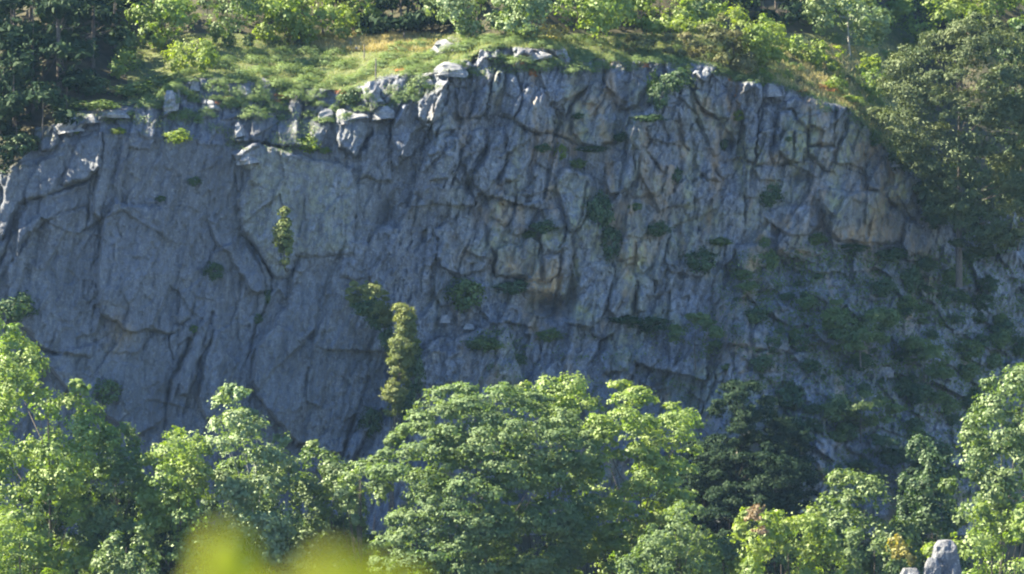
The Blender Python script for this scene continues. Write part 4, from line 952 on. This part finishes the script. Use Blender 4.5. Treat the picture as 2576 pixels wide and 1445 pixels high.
# dark spruces, left and behind; unseen ones outside the frame are set to shade the others
SP = "dark spruces of the shaded wood"
for i, (cx, tp, bt, w, Yd) in enumerate((
    (40, -260, 190, 95, 30), (150, -320, 230, 105, 34), (235, -280, 170, 90, 38), (-60, -300, 300, 110, 26), (90, -60, 270, 95, 20),
    (10, 90, 330, 85, 14), (115, 150, 340, 75, 12), (40, 230, 400, 60, 9), (-70, 180, 450, 90, 9),
    (280, -200, 120, 75, 46), 
 (-90, 330, 560, 60, 3), (30, 60, 360, 80, 0), (80, -150, 150, 90, 0), (170, 170, 330, 60, 0), (-20, -250, 130, 90, 0), (75, -220, 70, 70, 0), (120, -180, 45, 60, 0), (30, -240, 40, 70, 0), (155, -160, 80, 60, 0), (0, 250, 420, 60, 0), (300, -260, 60, 80, 0), (190, -120, 100, 80, 0), (20, -100, 240, 80, 0))):
    tree("spruce_tree", cone(cx, tp, bt, w, 7, i), surf(cx, bt), 7.5, 'spruce', 'spruce', "dark spruce " + ("at the very top left edge" if cx < 60 and bt < 260 else "low at the left edge above the leftmost rock" if cx < 60 else "in the middle of the shaded top left wood" if cx < 160 else "at the right border of the shaded top left wood") + (", tip cut off" if tp < 0 else ", tip in view"), "tree", SP, dens=0.85, scale=1.25)
for i, (cx, tp, Yo) in enumerate(((-150, -180, 3), (-165, -190, 10), (-150, -175, 17), (-160, -185, 24), (-300, -330, 6), (-310, -335, 14), (-300, -325, 22), (-310, -330, 30), (-240, -260, -1))):
    tree("spruce_tree", cone(cx, tp, 480, 105, 7, i + 80), Yo, 7.5, 'spruce', 'spruce', "unseen dark spruce beyond the left edge, set to shade the wood", "tree", "spruces beyond the left edge", dens=0.8, scale=1.3)
for i, (cx, tp, bt, w, Yd) in enumerate((
    (940, -160, 130, 50, 66), (985, -200, 120, 60, 62), (1030, -180, 115, 60, 66), (1075, -220, 110, 60, 70), (1880, -170, 70, 70, 70), (1950, -200, 75, 70, 64),
    (2010, -170, 80, 60, 70), (965, -140, 90, 45, 0), (1010, -150, 92, 50, 0), (1050, -120, 90, 45, 0), (1980, -140, 50, 55, 0), (1920, -150, 50, 50, 0), (2080, -220, 60, 60, 72), (1720, -220, 50, 70, 74), (840, -230, 90, 70, 70), (1160, -260, 60, 70, 76))):
    bt = min(bt, 92)
    tree("spruce_tree", cone(cx, tp, bt, w, 7, i + 40), surf(cx, bt - (4 if Yd == 0 else 40)), 7.5, 'spruce', 'spruce', "dark spruce " + ("left of the dark gap at the top" if cx < 930 else "in the dark gap at the top of the photo" if cx < 1100 else "behind the silvery tree right of the gap" if cx < 1700 else "in the second dark gap above the leaning juniper"), "tree", "dark spruces behind the bright trees", dens=0.85, scale=1.25)

# ---- bushes that share a few meshes
def bush_mesh(name, seed, mat, flat, n, cr, size, asp, dome=False, lob=0.2, up=0.3, jit=0.6):
    """unit bush: radius 1, centre at its middle (dome: base at 0)"""
    r = np.random.default_rng(seed)
    m = n
    d = unit(r.normal(size=(m, 3)))
    if dome: d[:, 2] = np.abs(d[:, 2])
    rad = (0.55 + 0.35 * r.uniform(size=(m, 1))) * (1 + lob * np.sin(d[:, :1] * 3.1 + seed) * np.cos(d[:, 1:2] * 2.7 + seed * 2) + lob * r.normal(size=(m, 1)) * 0.5)
    C = d * rad
    V, t = clump_leaves(C, np.full(m, cr), flat, 22, size, d, up, jit, r, asp)
    return mesh_np(name, V, quads(len(V)), L[mat], {"tint": t}, smooth=False)

BM = {}
for mat in ('mid', 'dark', 'bright', 'yellow', 'juniper', 'beech'):
    BM[mat] = [bush_mesh("bush", 50 + i * 7, mat, 0.7, 62, 0.30, 0.20, 0.6) for i in range(3)]
BM['cushion'] = [bush_mesh("cushion_shrub", 150 + i * 7, 'broom', 0.7, 80, 0.24, 0.13, 0.35, True, 0.12, 0.5, 0.45) for i in range(4)]
BM['rust'] = [bush_mesh("heath", 250 + i * 7, 'rust', 0.7, 34, 0.26, 0.14, 0.5, True, 0.2) for i in range(2)]
BM['straw'] = [bush_mesh("tussock", 350 + i * 7, 'straw', 1.0, 30, 0.26, 0.30, 0.16, True, 0.2) for i in range(2)]
rbush = np.random.default_rng(77)
def bush(name, px, py, rx, ry, mat, label, cat="bush", group=None, out=None, dome=False):
    Yd = surf(px, py if dome else py + ry * 0.6)
    k = (CAM_D + Yd) / CAM_D
    wx_, wz_ = rx * S * k, ry * S * k
    dp = min(wx_, 2.2) * 0.9
    if out is None: out = dp * 0.45
    me = BM[mat][rbush.integers(len(BM[mat]))]
    o = link(name, me)
    p = P(px, py, Yd - out)
    o.location = p if not dome else p - np.array([0, 0, 0.12 * wz_])
    if dome:
        o.scale = (wx_, max(dp, wx_ * 0.8), wz_ * 1.7)
    else:
        o.scale = (wx_, dp, wz_)
    o.rotation_euler = (0, 0, rbush.uniform(-0.5, 0.5))
    tag(o, label, cat, group)
    return o
FB = "bushes rooted in the rock face"
for px, py, rx, ry, mat, lab in (
    (488,455,18,15,'dark',"small dark bush on the upper left rock face beside the pale rib"),
    (405,500,14,9,'dark',"tiny green tuft on the horizontal crack of the left face"),
    (540,682,26,26,'dark',"dark round bush in the middle of the left rock face"),
    (672,742,12,24,'dark',"narrow dark bush wedged in the cleft under the big buttress"),
    (648,800,14,16,'dark',"little dark bush at the lower end of the cleft under the big buttress"),
    (488,828,12,12,'mid',"tiny green bush beside the triangular flake low on the left face"),
    (1365,570,34,20,'dark',"dark bush on the ledge over the yellowish buttress"),
    (1330,590,24,12,'mid',"thin sprawling bush left of the bush over the yellowish buttress"),
    (1172,740,52,45,'mid',"large olive bush in shade at the foot of the middle rock face"),
    (1290,722,50,22,'dark',"dark green bush hanging below the yellowish buttress"),
    (1512,530,40,50,'dark',"big dark bush in the recess right of the pale rock tongue, upper half"),
    (1535,610,34,50,'dark',"big dark bush in the recess right of the pale rock tongue, lower half"),
    (1655,575,32,22,'dark',"dark bush between the pale rock ribs"),
    (1600,520,18,12,'mid',"small green bush above the pale rock ribs"),
    (1935,488,34,36,'dark',"dark bush on the rock face right of the long vertical cleft"),
    (1765,655,48,34,'dark',"wide dark bush on the ledge at the foot of the right rock face"),
    (1815,608,34,12,'mid',"flat green bush along the ledge below the long vertical cleft"),
    (2052,600,30,18,'mid',"rounded green bush under the ochre overhang, left end"),
    (1925,610,16,16,'mid',"small bush on the ledge above the pale boulder"),
    (1940,655,24,28,'mid',"green bush right beside the pale boulder"),
    (2140,625,46,14,'dark',"low dark bush along the foot of the ochre overhang"),
    (2240,640,46,20,'dark',"dark bush at the right end of the ochre overhang"),
    (1220,865,56,20,'mid',"long low green bush on the rocks above the great beech"),
    (1380,842,34,20,'mid',"olive bush below the dark cave"),
    (1575,805,50,12,'dark',"strip of dark bush along the ledge above the shaded pine"),
    (1640,815,50,22,'dark',"dark bush on the ledge left of the shaded pine"),
    (1305,905,24,18,'dark',"dark bush in the hollow just above the great beech"),
    (1660,240,26,40,'dark',"tall dark bush in the gully below the cliff edge"),
    (1700,200,40,34,'dark',"dark bush filling the gully below the cliff edge left of the pale column"),
    (1640,205,18,38,'yellow',"yellow-lit bush streaming down from the cliff edge"),
    (1455,412,26,14,'mid',"green bush beside the pale shrub in the upper middle face"),
    (1412,382,16,24,'yellow',"pale yellowish shrub in the upper middle of the rock face"),
    (1365,372,22,14,'dark',"dark tuft left of the pale yellowish shrub"),
    (1630,297,44,12,'dark',"thin dark bush along a ledge in the upper right face"),
    (1455,292,16,10,'dark',"small dark tuft on the rounded slab of the upper face"),
    (1490,375,40,10,'dark',"dark bush strip at the end of the long black crack"),
    (1560,345,22,14,'dark',"dark bush below the rounded slab"),
    (1700,440,22,22,'dark',"dark bush in the fissured rock left of the long vertical cleft"),
    (1819,362,16,18,'dark',"dark hollow bush left of the sunlit rock column"),
    (1858,290,20,16,'yellow',"small yellow bush beside the sunlit rock column"),
    (1985,350,10,8,'mid',"tiny bush on the joint of the right slabs"),
    (2200,350,18,20,'mid',"bush on the rim at the right shoulder of the cliff"),
    (1730,175,20,16,'mid',"low green bush on the rim left of the pale summit rock"),
    (2440,640,40,24,'dark',"dark bush on the upper scree below the great pine"),
    (2400,700,50,28,'mid',"wide green bush in the middle of the upper scree"),
    (2330,665,30,22,'dark',"dark bush just above the standing pointed rock"),
    (2290,700,30,40,'dark',"dark bush left of the standing pointed rock"),
    (2375,745,22,30,'dark',"dark bush right of the standing pointed rock"),
    (2320,775,24,14,'mid',"small bush at the foot of the standing pointed rock"),
    (2470,760,40,24,'dark',"dark bush on the scree towards the right edge"),
    (2520,830,40,30,'dark',"dark bush on the scree at the right edge"),
    (2440,880,40,30,'mid',"green bush on the lower scree right of the pines"),
    (2030,760,30,20,'mid',"olive bush on the scree left of the broad grey-green pine"),
    (1880,720,30,14,'mid',"small bush below the pale boulder"),
    (1895,800,20,18,'mid',"small bush above the fluted rock"),
    (1990,1000,46,40,'dark',"dark bush beside the fluted rock low on the scree"),
    (2450,1010,40,34,'dark',"dark bush just left of the large tree at the right edge"),
    (2010,1090,44,40,'dark',"dark bush low on the slope, left of the pointed shaded rock"),
    (2380,1020,34,26,'mid',"olive bush low on the scree under the thin bare stems"),
    (270,985,36,36,'mid',"dull green bush against the rock behind the left edge tree"),
    (1040,950,34,60,'dark',"tall dark shrub in the shade right of the slim pine"),
    (935,1060,30,40,'dark',"dark shrub at the cleft left of the beech"),
    (1410,1000,50,40,'dark',"dark shrub behind the fresh green treetop"),
    (40,770,50,40,'dark',"dark bush in shade behind the left edge tree"),
    ):
    bush("rock_bush", px, py, rx, ry, mat, lab, "bush", FB)
nb_ = 0
while nb_ < 105:
    px, py = rbush.uniform(1830, 2570), rbush.uniform(640, 1200)
    if py < 640 + 0.1 * (px - 1830) or rbush.uniform() < 0.25 * (px < 2050) * (py < 900): continue
    a_ = rbush.uniform(10, 36)
    bush("scree_bush", px, py, a_, a_ * rbush.uniform(.45, .9), ('dark', 'mid', 'dark')[nb_ % 3], ("small" if a_ < 20 else "large") + " shaded bush on the scree " + ("left of the broad grey-green pine" if px < 2070 else "below the broad grey-green pine" if px < 2270 and py > 850 else "above the broad grey-green pine" if px < 2270 else "near the standing pointed rock" if py < 850 else "low down towards the right edge tree"), "bush", "bushes scattered over the scree"); nb_ += 1
for px, py, rx, ry, o_, lab in ((925,772,42,26,6.6,"dark leafy clump under the bent pine's flat top"), (950,805,32,28,6.4,"dark leafy clump between the bent pine and the slim pine"), (972,850,22,34,6.0,"narrow dark clump against the left side of the slim pine"),
                                (1040,900,24,50,4.5,"dark shaded shrub along the right side of the slim pine"), (1015,1010,34,44,5.2,"dark shrub at the foot of the slim pine just above the beech")):
    bush("rock_bush", px, py, rx, ry, 'dark', lab, "bush", FB, out=o_)
for px, py, rx, ry, mat, lab in (
    (775,362,40,24,'yellow',"bright yellow-green bush on the upper ledge over the big buttress"),
    (815,378,18,10,'bright',"small bright bush at the right end of the yellow-green ledge bush"),
    (445,342,34,22,'yellow',"bright yellow-green bush on the rim of the left rock face"),
    (190,328,14,12,'bright',"small bright tuft beside the pale rim block at the left"),
    (300,330,24,10,'yellow',"yellowish mound on the rim right of the peaked slab"),
    (885,245,26,22,'dark',"dark green bush left of the pale edged outcrop"),
    (750,90,32,20,'dark',"dark evergreen bush standing on the meadow"),
    (625,105,18,20,'dark',"small dark evergreen bush left of the larger one on the meadow"),
    (575,100,20,26,'dark',"dark bush at the foot of the thin-stemmed tree"),
    (1805,150,14,18,'bright',"bright green sprout behind the pale summit rock"),
    (2080,215,30,14,'yellow',"yellow-green bush on the slope right of the pale column"),
    (2135,200,20,12,'dark',"dark low bush on the slope right of the pale column"),
    (2130,250,40,12,'bright',"bright green low bush above the rusty rim"),
    (2235,235,18,24,'mid',"green bush touching the great pine"),
    (2270,410,34,24,'dark',"dark bush under the great pine at the cliff's shoulder"),
    (330,225,60,22,'beech',"dull green bush below the spruces left of the heath slope"),
    (230,215,50,30,'dark',"dark bush below the spruces"),
    (260,265,50,14,'mid',"low green bush along the left rim"),
    (170,262,60,18,'dark',"dark low bush above the pale rim block at the left"),
    (395,205,36,20,'beech',"pale green bush at the left foot of the heath slope"),
    (60,360,46,30,'dark',"dark bush in shade left of the leftmost rim block"),
    (1100,300,0,0,None,None),
    ):
    if mat: bush("cliff_top_bush", px, py, rx, ry, mat, lab, "bush", "bushes along the cliff top")

# low cushion shrubs (hand placed, then filled between)
CU = [(375,232,34,14),(430,222,26,10),(370,262,34,16),(440,292,36,16),(540,220,46,16),(600,190,50,18),(660,180,44,14),(720,175,50,16),(780,185,46,14),
 (560,160,40,12),(640,152,46,12),(700,150,44,12),(760,158,40,12),(820,150,50,14),(870,165,40,12),(640,130,40,10),(710,130,44,10),(780,128,44,10),(850,130,36,9),
 (600,240,26,20),(655,240,34,22),(640,285,46,16),(690,268,36,12),(740,240,40,12),(800,236,30,12),(770,205,50,14),(700,210,44,14),(840,205,36,14),
 (520,285,30,14),(470,285,24,12),(560,265,30,12),(880,205,26,12),(930,180,36,12),(960,160,40,12),(1020,160,40,12),(900,195,30,10),(990,140,40,10),
 (1010,118,46,12),(1060,112,40,12),(1090,140,30,9),(1050,175,40,12),(1060,205,40,22),(1035,240,36,18),(1000,250,26,14),(1100,165,30,8),(1165,178,42,10),(1150,185,30,10),
 (1170,120,40,12),(1190,110,36,12),(1235,100,40,12),(1290,105,36,11),(1320,100,36,10),(1360,112,40,12),(1250,150,42,12),(1310,152,44,12),(1370,155,34,12),(1400,160,30,12),
 (1440,130,36,10),(1480,140,40,12),(1460,172,50,14),(1510,165,36,12),(1350,170,40,14),(1560,150,36,10),(1600,155,30,10),(1680,150,30,12),(1650,140,24,8),
 (1860,195,40,10),(1900,195,40,10),(1960,190,36,10),(2000,205,30,9),(2030,215,30,9),(1930,175,36,9),(2100,230,40,10),(2150,260,36,10),(2170,290,30,10),(1990,170,40,10),
 (2060,180,30,9),(1820,180,24,8),(870,295,24,12),(430,250,30,12),(480,250,20,10),(330,285,20,6),(610,262,24,12),(1280,330,0,0)]
rc = np.random.default_rng(5)
def zone(px):
    for x, w in ((520, "at the left end of the heath slope"), (700, "on the heath slope above the left ledges"), (860, "on the heath slope below the dark evergreen bush"),
                 (1060, "around the thin posts on the heath slope"), (1250, "among the pale outcrops of the rim"), (1450, "on the highest stretch of the cliff edge"),
                 (1750, "along the rim below the junipers")):
        if px < x: return w
    return "on the rim right of the pale summit rock"
for i, (px, py, rx, ry) in enumerate(CU):
    if rx: bush("cushion_shrub", px, py + ry * 0.5, rx * 1.05, ry * 1.25, 'cushion', "broad green cushion shrub " + zone(px), "shrub", "broad cushion shrubs " + zone(px), dome=True, out=0.0)
for i in range(150):
    px = rc.uniform(340, 2200); rr = float(np.interp(px, *np.array(RIM).T)); lo = 96 if px < 1500 else 110
    py = rc.uniform(lo, max(rr + 8, lo + 12))
    if px < 700: py = max(py, 230 - (px - 340) * 0.33)
    if 850 < px < 1010 and py < 132: continue
    bush("cushion_shrub", px, py, rc.uniform(14, 34), rc.uniform(7, 13), 'cushion', "small green cushion shrub " + zone(px), "shrub", "small cushion shrubs " + zone(px), dome=True, out=0.0)
for i in range(60):
    px = rc.uniform(380, 930); rr = float(np.interp(px, *np.array(RIM).T)); tt = min(float(np.interp(px, *np.array(TER).T)), 310)
    py = rr + (tt - rr) * rc.uniform(0, 1) ** 1.3
    bush("ledge_shrub", px, py, rc.uniform(10, 30), rc.uniform(6, 12), 'cushion', "low green shrub on the rocky ledges " + ("left of the yellow-green rim bush" if px < 450 else "between the two yellow-green bushes" if px < 740 else "right of the yellow-green ledge bush"), "shrub",
         "ledge shrubs " + ("left" if px < 450 else "middle" if px < 740 else "right"), dome=True, out=0.25)
for (px, py, rx, ry) in ((700,243,26,8),(720,250,20,7),(540,262,14,6),(575,248,16,6),(1310,160,14,8),(1340,190,12,14),(1295,165,10,8),(2060,222,30,8),(2080,232,34,9),(2110,245,26,8),
                         (2140,262,22,7),(1040,160,14,6),(1620,168,18,8),(1010,180,20,6),(1835,205,10,12),(1850,245,9,12),(2190,300,24,12),(2020,232,20,8),(860,235,20,6),(690,258,20,6)):
    bush("rusty_heath", px, py, rx, ry, 'rust', "patch of rusty orange heath plants by the cliff edge", "heath", "rusty heath patches", dome=True, out=0.0)

# stuff: scattered tufts on the scree and ledges, grass on the meadow
def scatter(name, label, n, region, mat, size, asp, hgt, seed, blade=False, per=7, spread=0.35):
    r = np.random.default_rng(seed); pts = []
    while len(pts) < n:
        px, py = region(r)
        pts.append((px, py))
    pts = np.array(pts)
    i = np.interp(pts[:, 1], ys, np.arange(H_)).astype(int); j = np.interp(pts[:, 0], xs, np.arange(W_)).astype(int)
    C = np.stack([XW[i, j], DEP[i, j], ZW[i, j]], -1)
    n2 = len(C) * per
    C = np.repeat(C, per, 0) + r.normal(size=(n2, 3)) * np.array([spread, spread * 0.6, spread * 0.3]) + np.array([0, -0.12, hgt * 0.5])
    nr = unit(r.normal(size=(n2, 3)) * np.array([1, 1, 0.25 if blade else 0.8]) + np.array([0, -0.5, 0.0 if blade else 0.5]))
    if blade:
        t = unit(np.stack([r.normal(size=n2) * 0.35, r.normal(size=n2) * 0.35, np.ones(n2)], -1)); b = unit(np.cross(nr, t))
        s = (hgt * r.uniform(.5, 1.3, n2))[:, None]
        V = np.stack([C - t * s * .5 - b * size * .5, C - t * s * .5 + b * size * .5, C + t * s * .5 + b * size * .25, C + t * s * .5 - b * size * .25], 1).reshape(-1, 3)
    else:
        V = leaves(C, nr, size, r, asp)
    tn = np.repeat(np.clip(r.uniform(size=n2) * .5 + .5 * np.repeat(r.uniform(size=len(pts)), per), 0, 1), 4)
    o = link(name, mesh_np(name, V, quads(len(V)), L[mat], {"tint": tn}, smooth=False))
    tag(o, label, kind="stuff")
def reg_band(x0, x1, y0, y1):
    return lambda r: (r.normal() * (x1 - x0) * .28 + (x0 + x1) / 2, r.uniform(y0, y1))
def reg_meadow(x0, x1, y0, pw=1.0):
    def f(r):
        while True:
            px = r.uniform(x0, x1); rr = float(np.interp(px, *np.array(RIM).T))
            if rr > y0 + 2: return px, y0 + (rr - y0) * r.uniform() ** pw
    return f
for i in range(64):  # bright bush colours added to lighten a slope the sun barely reaches
    px = rc.uniform(1890, 2270); rr = float(np.interp(px, *np.array(RIM).T)); py = rc.uniform(125, rr - 6)
    rx = rc.uniform(12, 34)
    bush("slope_bush", px, py, rx, rx * rc.uniform(.4, .75), ('yellow', 'cushion', 'bright', 'yellow', 'juniper')[i % 5],
         ("large " if rx > 24 else "small ") + ("yellow-green", "soft green", "bright green", "pale yellow-green", "brownish")[i % 5] + " bush on the sunny slope " + ("beside the leaning juniper" if px < 2000 else "above the rusty rim" if px < 2130 else "next to the great pine"),
         "bush", "bushes on the sunny slope right of the junipers", dome=True, out=0.0)
scatter("dry_grass", "dry straw coloured grass on the meadow along the cliff top", 4200, reg_band(800, 1060, 90, 130), 'straw', .06, .2, .32, 1, True, 5)
scatter("green_grass", "green grass between the cushion shrubs on the cliff top", 5500, reg_meadow(330, 2250, 95), 'grass', .06, .2, .18, 2, True)
scatter("dry_grass", "dry straw coloured grass on the slope right of the leaning juniper", 4000, reg_meadow(1880, 2290, 120), 'straw', .06, .2, .4, 3, True, 5)
def reg_scree(r):
    while True:
        px = r.uniform(1150, 2640); py = r.uniform(600, 1300)
        i = int(np.interp(py, ys, np.arange(H_))); j = int(np.interp(px, xs, np.arange(W_)))
        if ATTR["moss"][i, j] + 0.15 * talus[i, j] > r.uniform(0.1, 0.9): return px, py
scatter("undergrowth", "dark low undergrowth between the rocks of the scree", 6500, reg_scree, 'mid', .25, .6, .2, 4, False, 6, .4)
def reg_ter(r):
    while True:
        px = r.uniform(150, 2250); rr = float(np.interp(px, *np.array(RIM).T)); tt = float(np.interp(px, *np.array(TER).T))
        py = r.uniform(rr - 4, tt + 12)
        i = int(np.interp(py, ys, np.arange(H_))); j = int(np.interp(px, xs, np.arange(W_)))
        if ATTR["moss"][i, j] > r.uniform(0.2, 0.8): return px, py
scatter("ledge_plants", "small green plants on the upper ledges of the cliff", 2600, reg_ter, 'broom', .16, .45, .2, 5, False, 8, .35)

# boulders and pillar
def rock(name, px, py, w, h, Yd, label, seed, cat="rock", shape=None, dep=None, nu=22, nv=18, rough=0.0, mat=None):
    """angular rock: an outline with real depth, roughened"""
    r = np.random.default_rng(seed); k = (CAM_D + Yd) / CAM_D
    V = []
    th = np.linspace(0, 2 * math.pi, nu, endpoint=False)
    for b in range(nv):
        t = b / (nv - 1)
        wd = np.interp(t, *zip(*(shape or [(0, 1), (.7, .85), (1, .55)])))
        for a in th:
            ca, sa = math.cos(a), math.sin(a)
            q = max(abs(ca), abs(sa)) ** 0.75
            rr = wd / q * (1 + 0.10 * float(vnoise(np.array(ca * 1.7 + seed), np.array(sa * 1.7 + t * 4), seed)) + (0.05 + rough) * r.uniform(-1, 1))
            V.append((ca * rr * w * S * k * .5, sa * rr * (dep or w * S * k) * .5, t * h * S * k + 0.05 * r.uniform(-1, 1)))
    V.append((0, 0, h * S * k * 1.01)); F = []
    for b in range(nv - 1):
        for a in range(nu):
            F.append((b * nu + a, b * nu + (a + 1) % nu, (b + 1) * nu + (a + 1) % nu, (b + 1) * nu + a))
    top = [((nv - 1) * nu + a, (nv - 1) * nu + (a + 1) % nu, len(V) - 1, len(V) - 1) for a in range(nu)]
    me = bpy.data.meshes.new(name); me.from_pydata(V, [], F + [t[:3] for t in top]); me.materials.append(mat or M_PILLAR)
    o = link(name, me); o.location = P(px, py, Yd); tag(o, label, cat); return o
M_PILLAR = rock_mat("pillar_rock", base=(0.15, 0.155, 0.165), use_attr=False, bump=0.8)
rock("rock_pillar", 2378, 1600, 60, 240, -53, "upright grey rock pillar with a flat top among the bottom right treetops", 4, shape=[(0, 1.6), (.5, 1.25), (.75, 1.1), (.9, 1.0), (.97, .85), (1, .6)], rough=0.06)
rock("rock", 2345, 1600, 44, 195, -54.6, "lower step of pale rock leaning on the left side of the rock pillar", 5, shape=[(0, 1.6), (.6, 1.2), (.9, .9), (1, .5)])
rock("rock", 2290, 1600, 70, 170, -54, "sunlit pale rock low beside the pillar, left of it", 6, shape=[(0, 1.5), (.8, 1), (1, .5)])
M_RIM = rock_mat("pale_rim_rock", base=(0.28, 0.275, 0.265), use_attr=False)
for i, (px, py, w, h, lab) in enumerate((
    (175, 318, 50, 34, "large pale sunlit block at the left end of the rim"), (225, 300, 44, 20, "flat pale block right of the large block at the left end"),
    (285, 286, 60, 16, "long low pale slab on the left rim"), (430, 262, 30, 44, "tall sunlit fin of rock on the upper left rim"),
    (487, 218, 22, 26, "small peaked rock beside the tall fin"), (528, 268, 38, 24, "rounded grey rock under the peaked rock"),
    (608, 236, 46, 28, "grey block in the heath above the big buttress"), (662, 220, 28, 18, "small pale block right of the grey block in the heath"),
    (862, 300, 26, 34, "pale upright block left of the flat ledge"), (893, 296, 60, 14, "flat pale ledge stone below the dark green bush"),
    (942, 240, 32, 46, "pale edged upright outcrop below the thin posts"), (965, 288, 44, 28, "pale cracked boulder below the upright outcrop"),
    (1118, 126, 50, 34, "grey rock block standing highest behind the heath"), (1132, 178, 62, 28, "bright white slab lying aslant on the rim"),
    (1076, 188, 26, 9, "small white stone left of the bright slab"), (1215, 160, 22, 46, "white-edged upright rock under the highest heath"),
    (1340, 142, 70, 18, "low grey rock band under the highest heath"), (1408, 146, 28, 36, "grey block at the right end of the highest heath"),
    
    (1938, 232, 40, 28, "rounded rim block right of the sunlit column"), (620, 400, 40, 34, "pale corner stone at the top left of the big buttress"),
    (605, 330, 16, 30, "small sunlit stone above the big buttress"), (2255, 410, 24, 20, "pale rock on the right shoulder of the cliff"))):
    ro = rock("rim_rock", px, py + 4 + 0.3 * h, w * 1.1, h * 1.15, surf(px, py + 2) + 0.15, lab, 60 + i, "rock", shape=[(0, 1.2), (.4, 1.1), (.75, .85), (1, .45)], dep=1.6, nu=9, nv=4 if h < 24 else 6, rough=0.05 if h < 30 else 0.2, mat=M_RIM)
    ro.rotation_euler = (rbush.uniform(-.12, .12), rbush.uniform(-.22, .1), rbush.uniform(-.6, .6))
for i, (px, py, w, h, lab) in enumerate((
    (820, 300, 40, 26, "weathered block at the left end of the flat ledge"),
    (1075, 335 - 120, 30, 16, "sunlit small stone on the heathy cliff top"),
    (2230, 950, 40, 26, "whitish broken rock low on the scree beside the pines"),
    (2410, 840, 26, 14, "whitish stone on the scree near the standing pointed rock"),
    (1120, 812, 26, 20, "pale stone on the rocks below the large olive bush"),
    (1180, 830, 30, 14, "pale flat stone right of the first pale stone below the olive bush"),
    (2100, 220, 22, 10, "purplish grey stone in the grass left of the great pine"),
    (2480, 1010, 30, 20, "pale rock on the scree beside the large right edge tree"),
    (900, 125, 16, 6, "small grey stone lying in the dry meadow grass"))):
    rock("boulder", px, py, w, h, surf(px, py) - 0.3, lab, 20 + i, "stone", dep=1.2, nu=8, nv=5, rough=0.12, mat=M_RIM)

# weathered posts on the meadow
def post(px, top, bot, w, label):
    Yd = surf(px, bot); k = (CAM_D + Yd) / CAM_D
    h = (bot - top) * S * k
    V, F = tube([(0, 0, -0.4), (0.01, 0, h * .5), (0.03, 0, h)], [w * .5, w * .48, w * .4], 8)
    me = bpy.data.meshes.new("fence_post"); me.from_pydata([tuple(v) for v in V], [], [tuple(f) for f in F] + [tuple(range(16, 24))]); me.materials.append(M_POST)
    o = link("fence_post", me); o.location = P(px, bot, Yd); tag(o, label, "post", "posts on the meadow")
post(1016, 80, 102, .16, "grey wooden post before the dark gap in the trees")
post(916, 113, 152, .13, "thin dark post on the heathy slope below the dry meadow")
post(945, 148, 200, .15, "tall grey post low on the heath slope above the pale edged outcrop")
post(882, 92, 124, .10, "thin post at the left end of the dry meadow")

# blurred leafy sprig close to the camera
def sprig():
    r = np.random.default_rng(9)
    root = link("foreground_sapling", None, None, (-0.12, -CAM_D + 5.2, -1.72))
    tag(root, "out of focus yellow-green leaves of a sapling very close to the camera", "sapling")
    def loc(px, py, d):   # point seen at sketch position px,py at distance d
        return np.array([(px - 1288) * S * d / CAM_D + 0.12, d - 5.2, (722.5 - py) * S * d / CAM_D + 1.72])
    tubes = [tube([(0, 0, 0), (-0.05, 0, 0.7), loc(620, 1620, 5.2)], [.012, .009, .005], 6),
             tube([(-0.05, 0, 0.7), loc(800, 1600, 5.1)], [.007, .003], 5), tube([(-0.05, 0, 0.7), (0.0, 0, 1.0), loc(900, 1580, 5.3)], [.008, .006, .003], 5)]
    V, F = join_tubes(tubes)
    link("stem", mesh_np("stem", V, F, M_BARK), root)
    for (px, py, d, w, h, ang) in ((560, 1440, 5.2, .058, .075, 0), (600, 1525, 5.25, .07, .07, .5), (520, 1530, 5.15, .06, .06, -.5),
                                   (850, 1462, 5.0, .072, .05, .2), (905, 1478, 5.1, .07, .045, .3), (790, 1485, 5.1, .06, .04, -.1), (985, 1500, 5.1, .07, .05, .1)):
        n = 9; VV = []; FF = []
        for i in range(n):
            t = i / (n - 1); wd = w * 0.5 * math.sin(math.pi * min(t * 0.96 + 0.02, 1)) ** 0.6
            z = (t - 0.5) * h
            for sx in (-1, -.5, 0, .5, 1):
                VV.append((sx * wd, 0.012 * abs(sx) - 0.02 * (t - .5) ** 2 + .003 * math.sin(t * 20), z + 0.08 * h * abs(sx)))
        for i in range(n - 1):
            for j in range(4):
                FF.append((i * 5 + j, i * 5 + j + 1, (i + 1) * 5 + j + 1, (i + 1) * 5 + j))
        me = mesh_np("leaf", np.array(VV), np.array(FF), M_FLEAF, {"tint": r.uniform(0, 1, len(VV)) * .4 + .3})
        o = link("leaf", me, root); o.location = loc(px, py, d); o.rotation_euler = (r.uniform(-.3, .1), ang, r.uniform(-.4, .4))
M_FLEAF = leaf_mat("near_leaf", (0.20, 0.22, 0.012), (0.30, 0.29, 0.02), 0.5, 0.02)
sprig()

# thin blue air between the viewpoint and the far trees
def haze(density):
    m, nt, out = new_mat("air")
    v = N(nt, "ShaderNodeVolumePrincipled")
    v.inputs["Color"].default_value = (0.42, 0.66, 1.0, 1)
    v.inputs["Density"].default_value = density
    v.inputs["Anisotropy"].default_value = 0.0
    nt.links.new(v.outputs[0], out.inputs["Volume"])
    x0, x1, y0, y1, z0, z1 = -280, 280, -530, 420, -118, 130
    V = [(x, y, z) for z in (z0, z1) for y in (y0, y1) for x in (x0, x1)]
    F = [(0, 2, 3, 1), (4, 5, 7, 6), (0, 1, 5, 4), (2, 6, 7, 3), (0, 4, 6, 2), (1, 3, 7, 5)]
    me = bpy.data.meshes.new("haze"); me.from_pydata(V, [], F); me.materials.append(m)
    tag(link("haze", me), "thin blue haze in the valley air", kind="stuff")
if HAZE > 0: haze(HAZE)
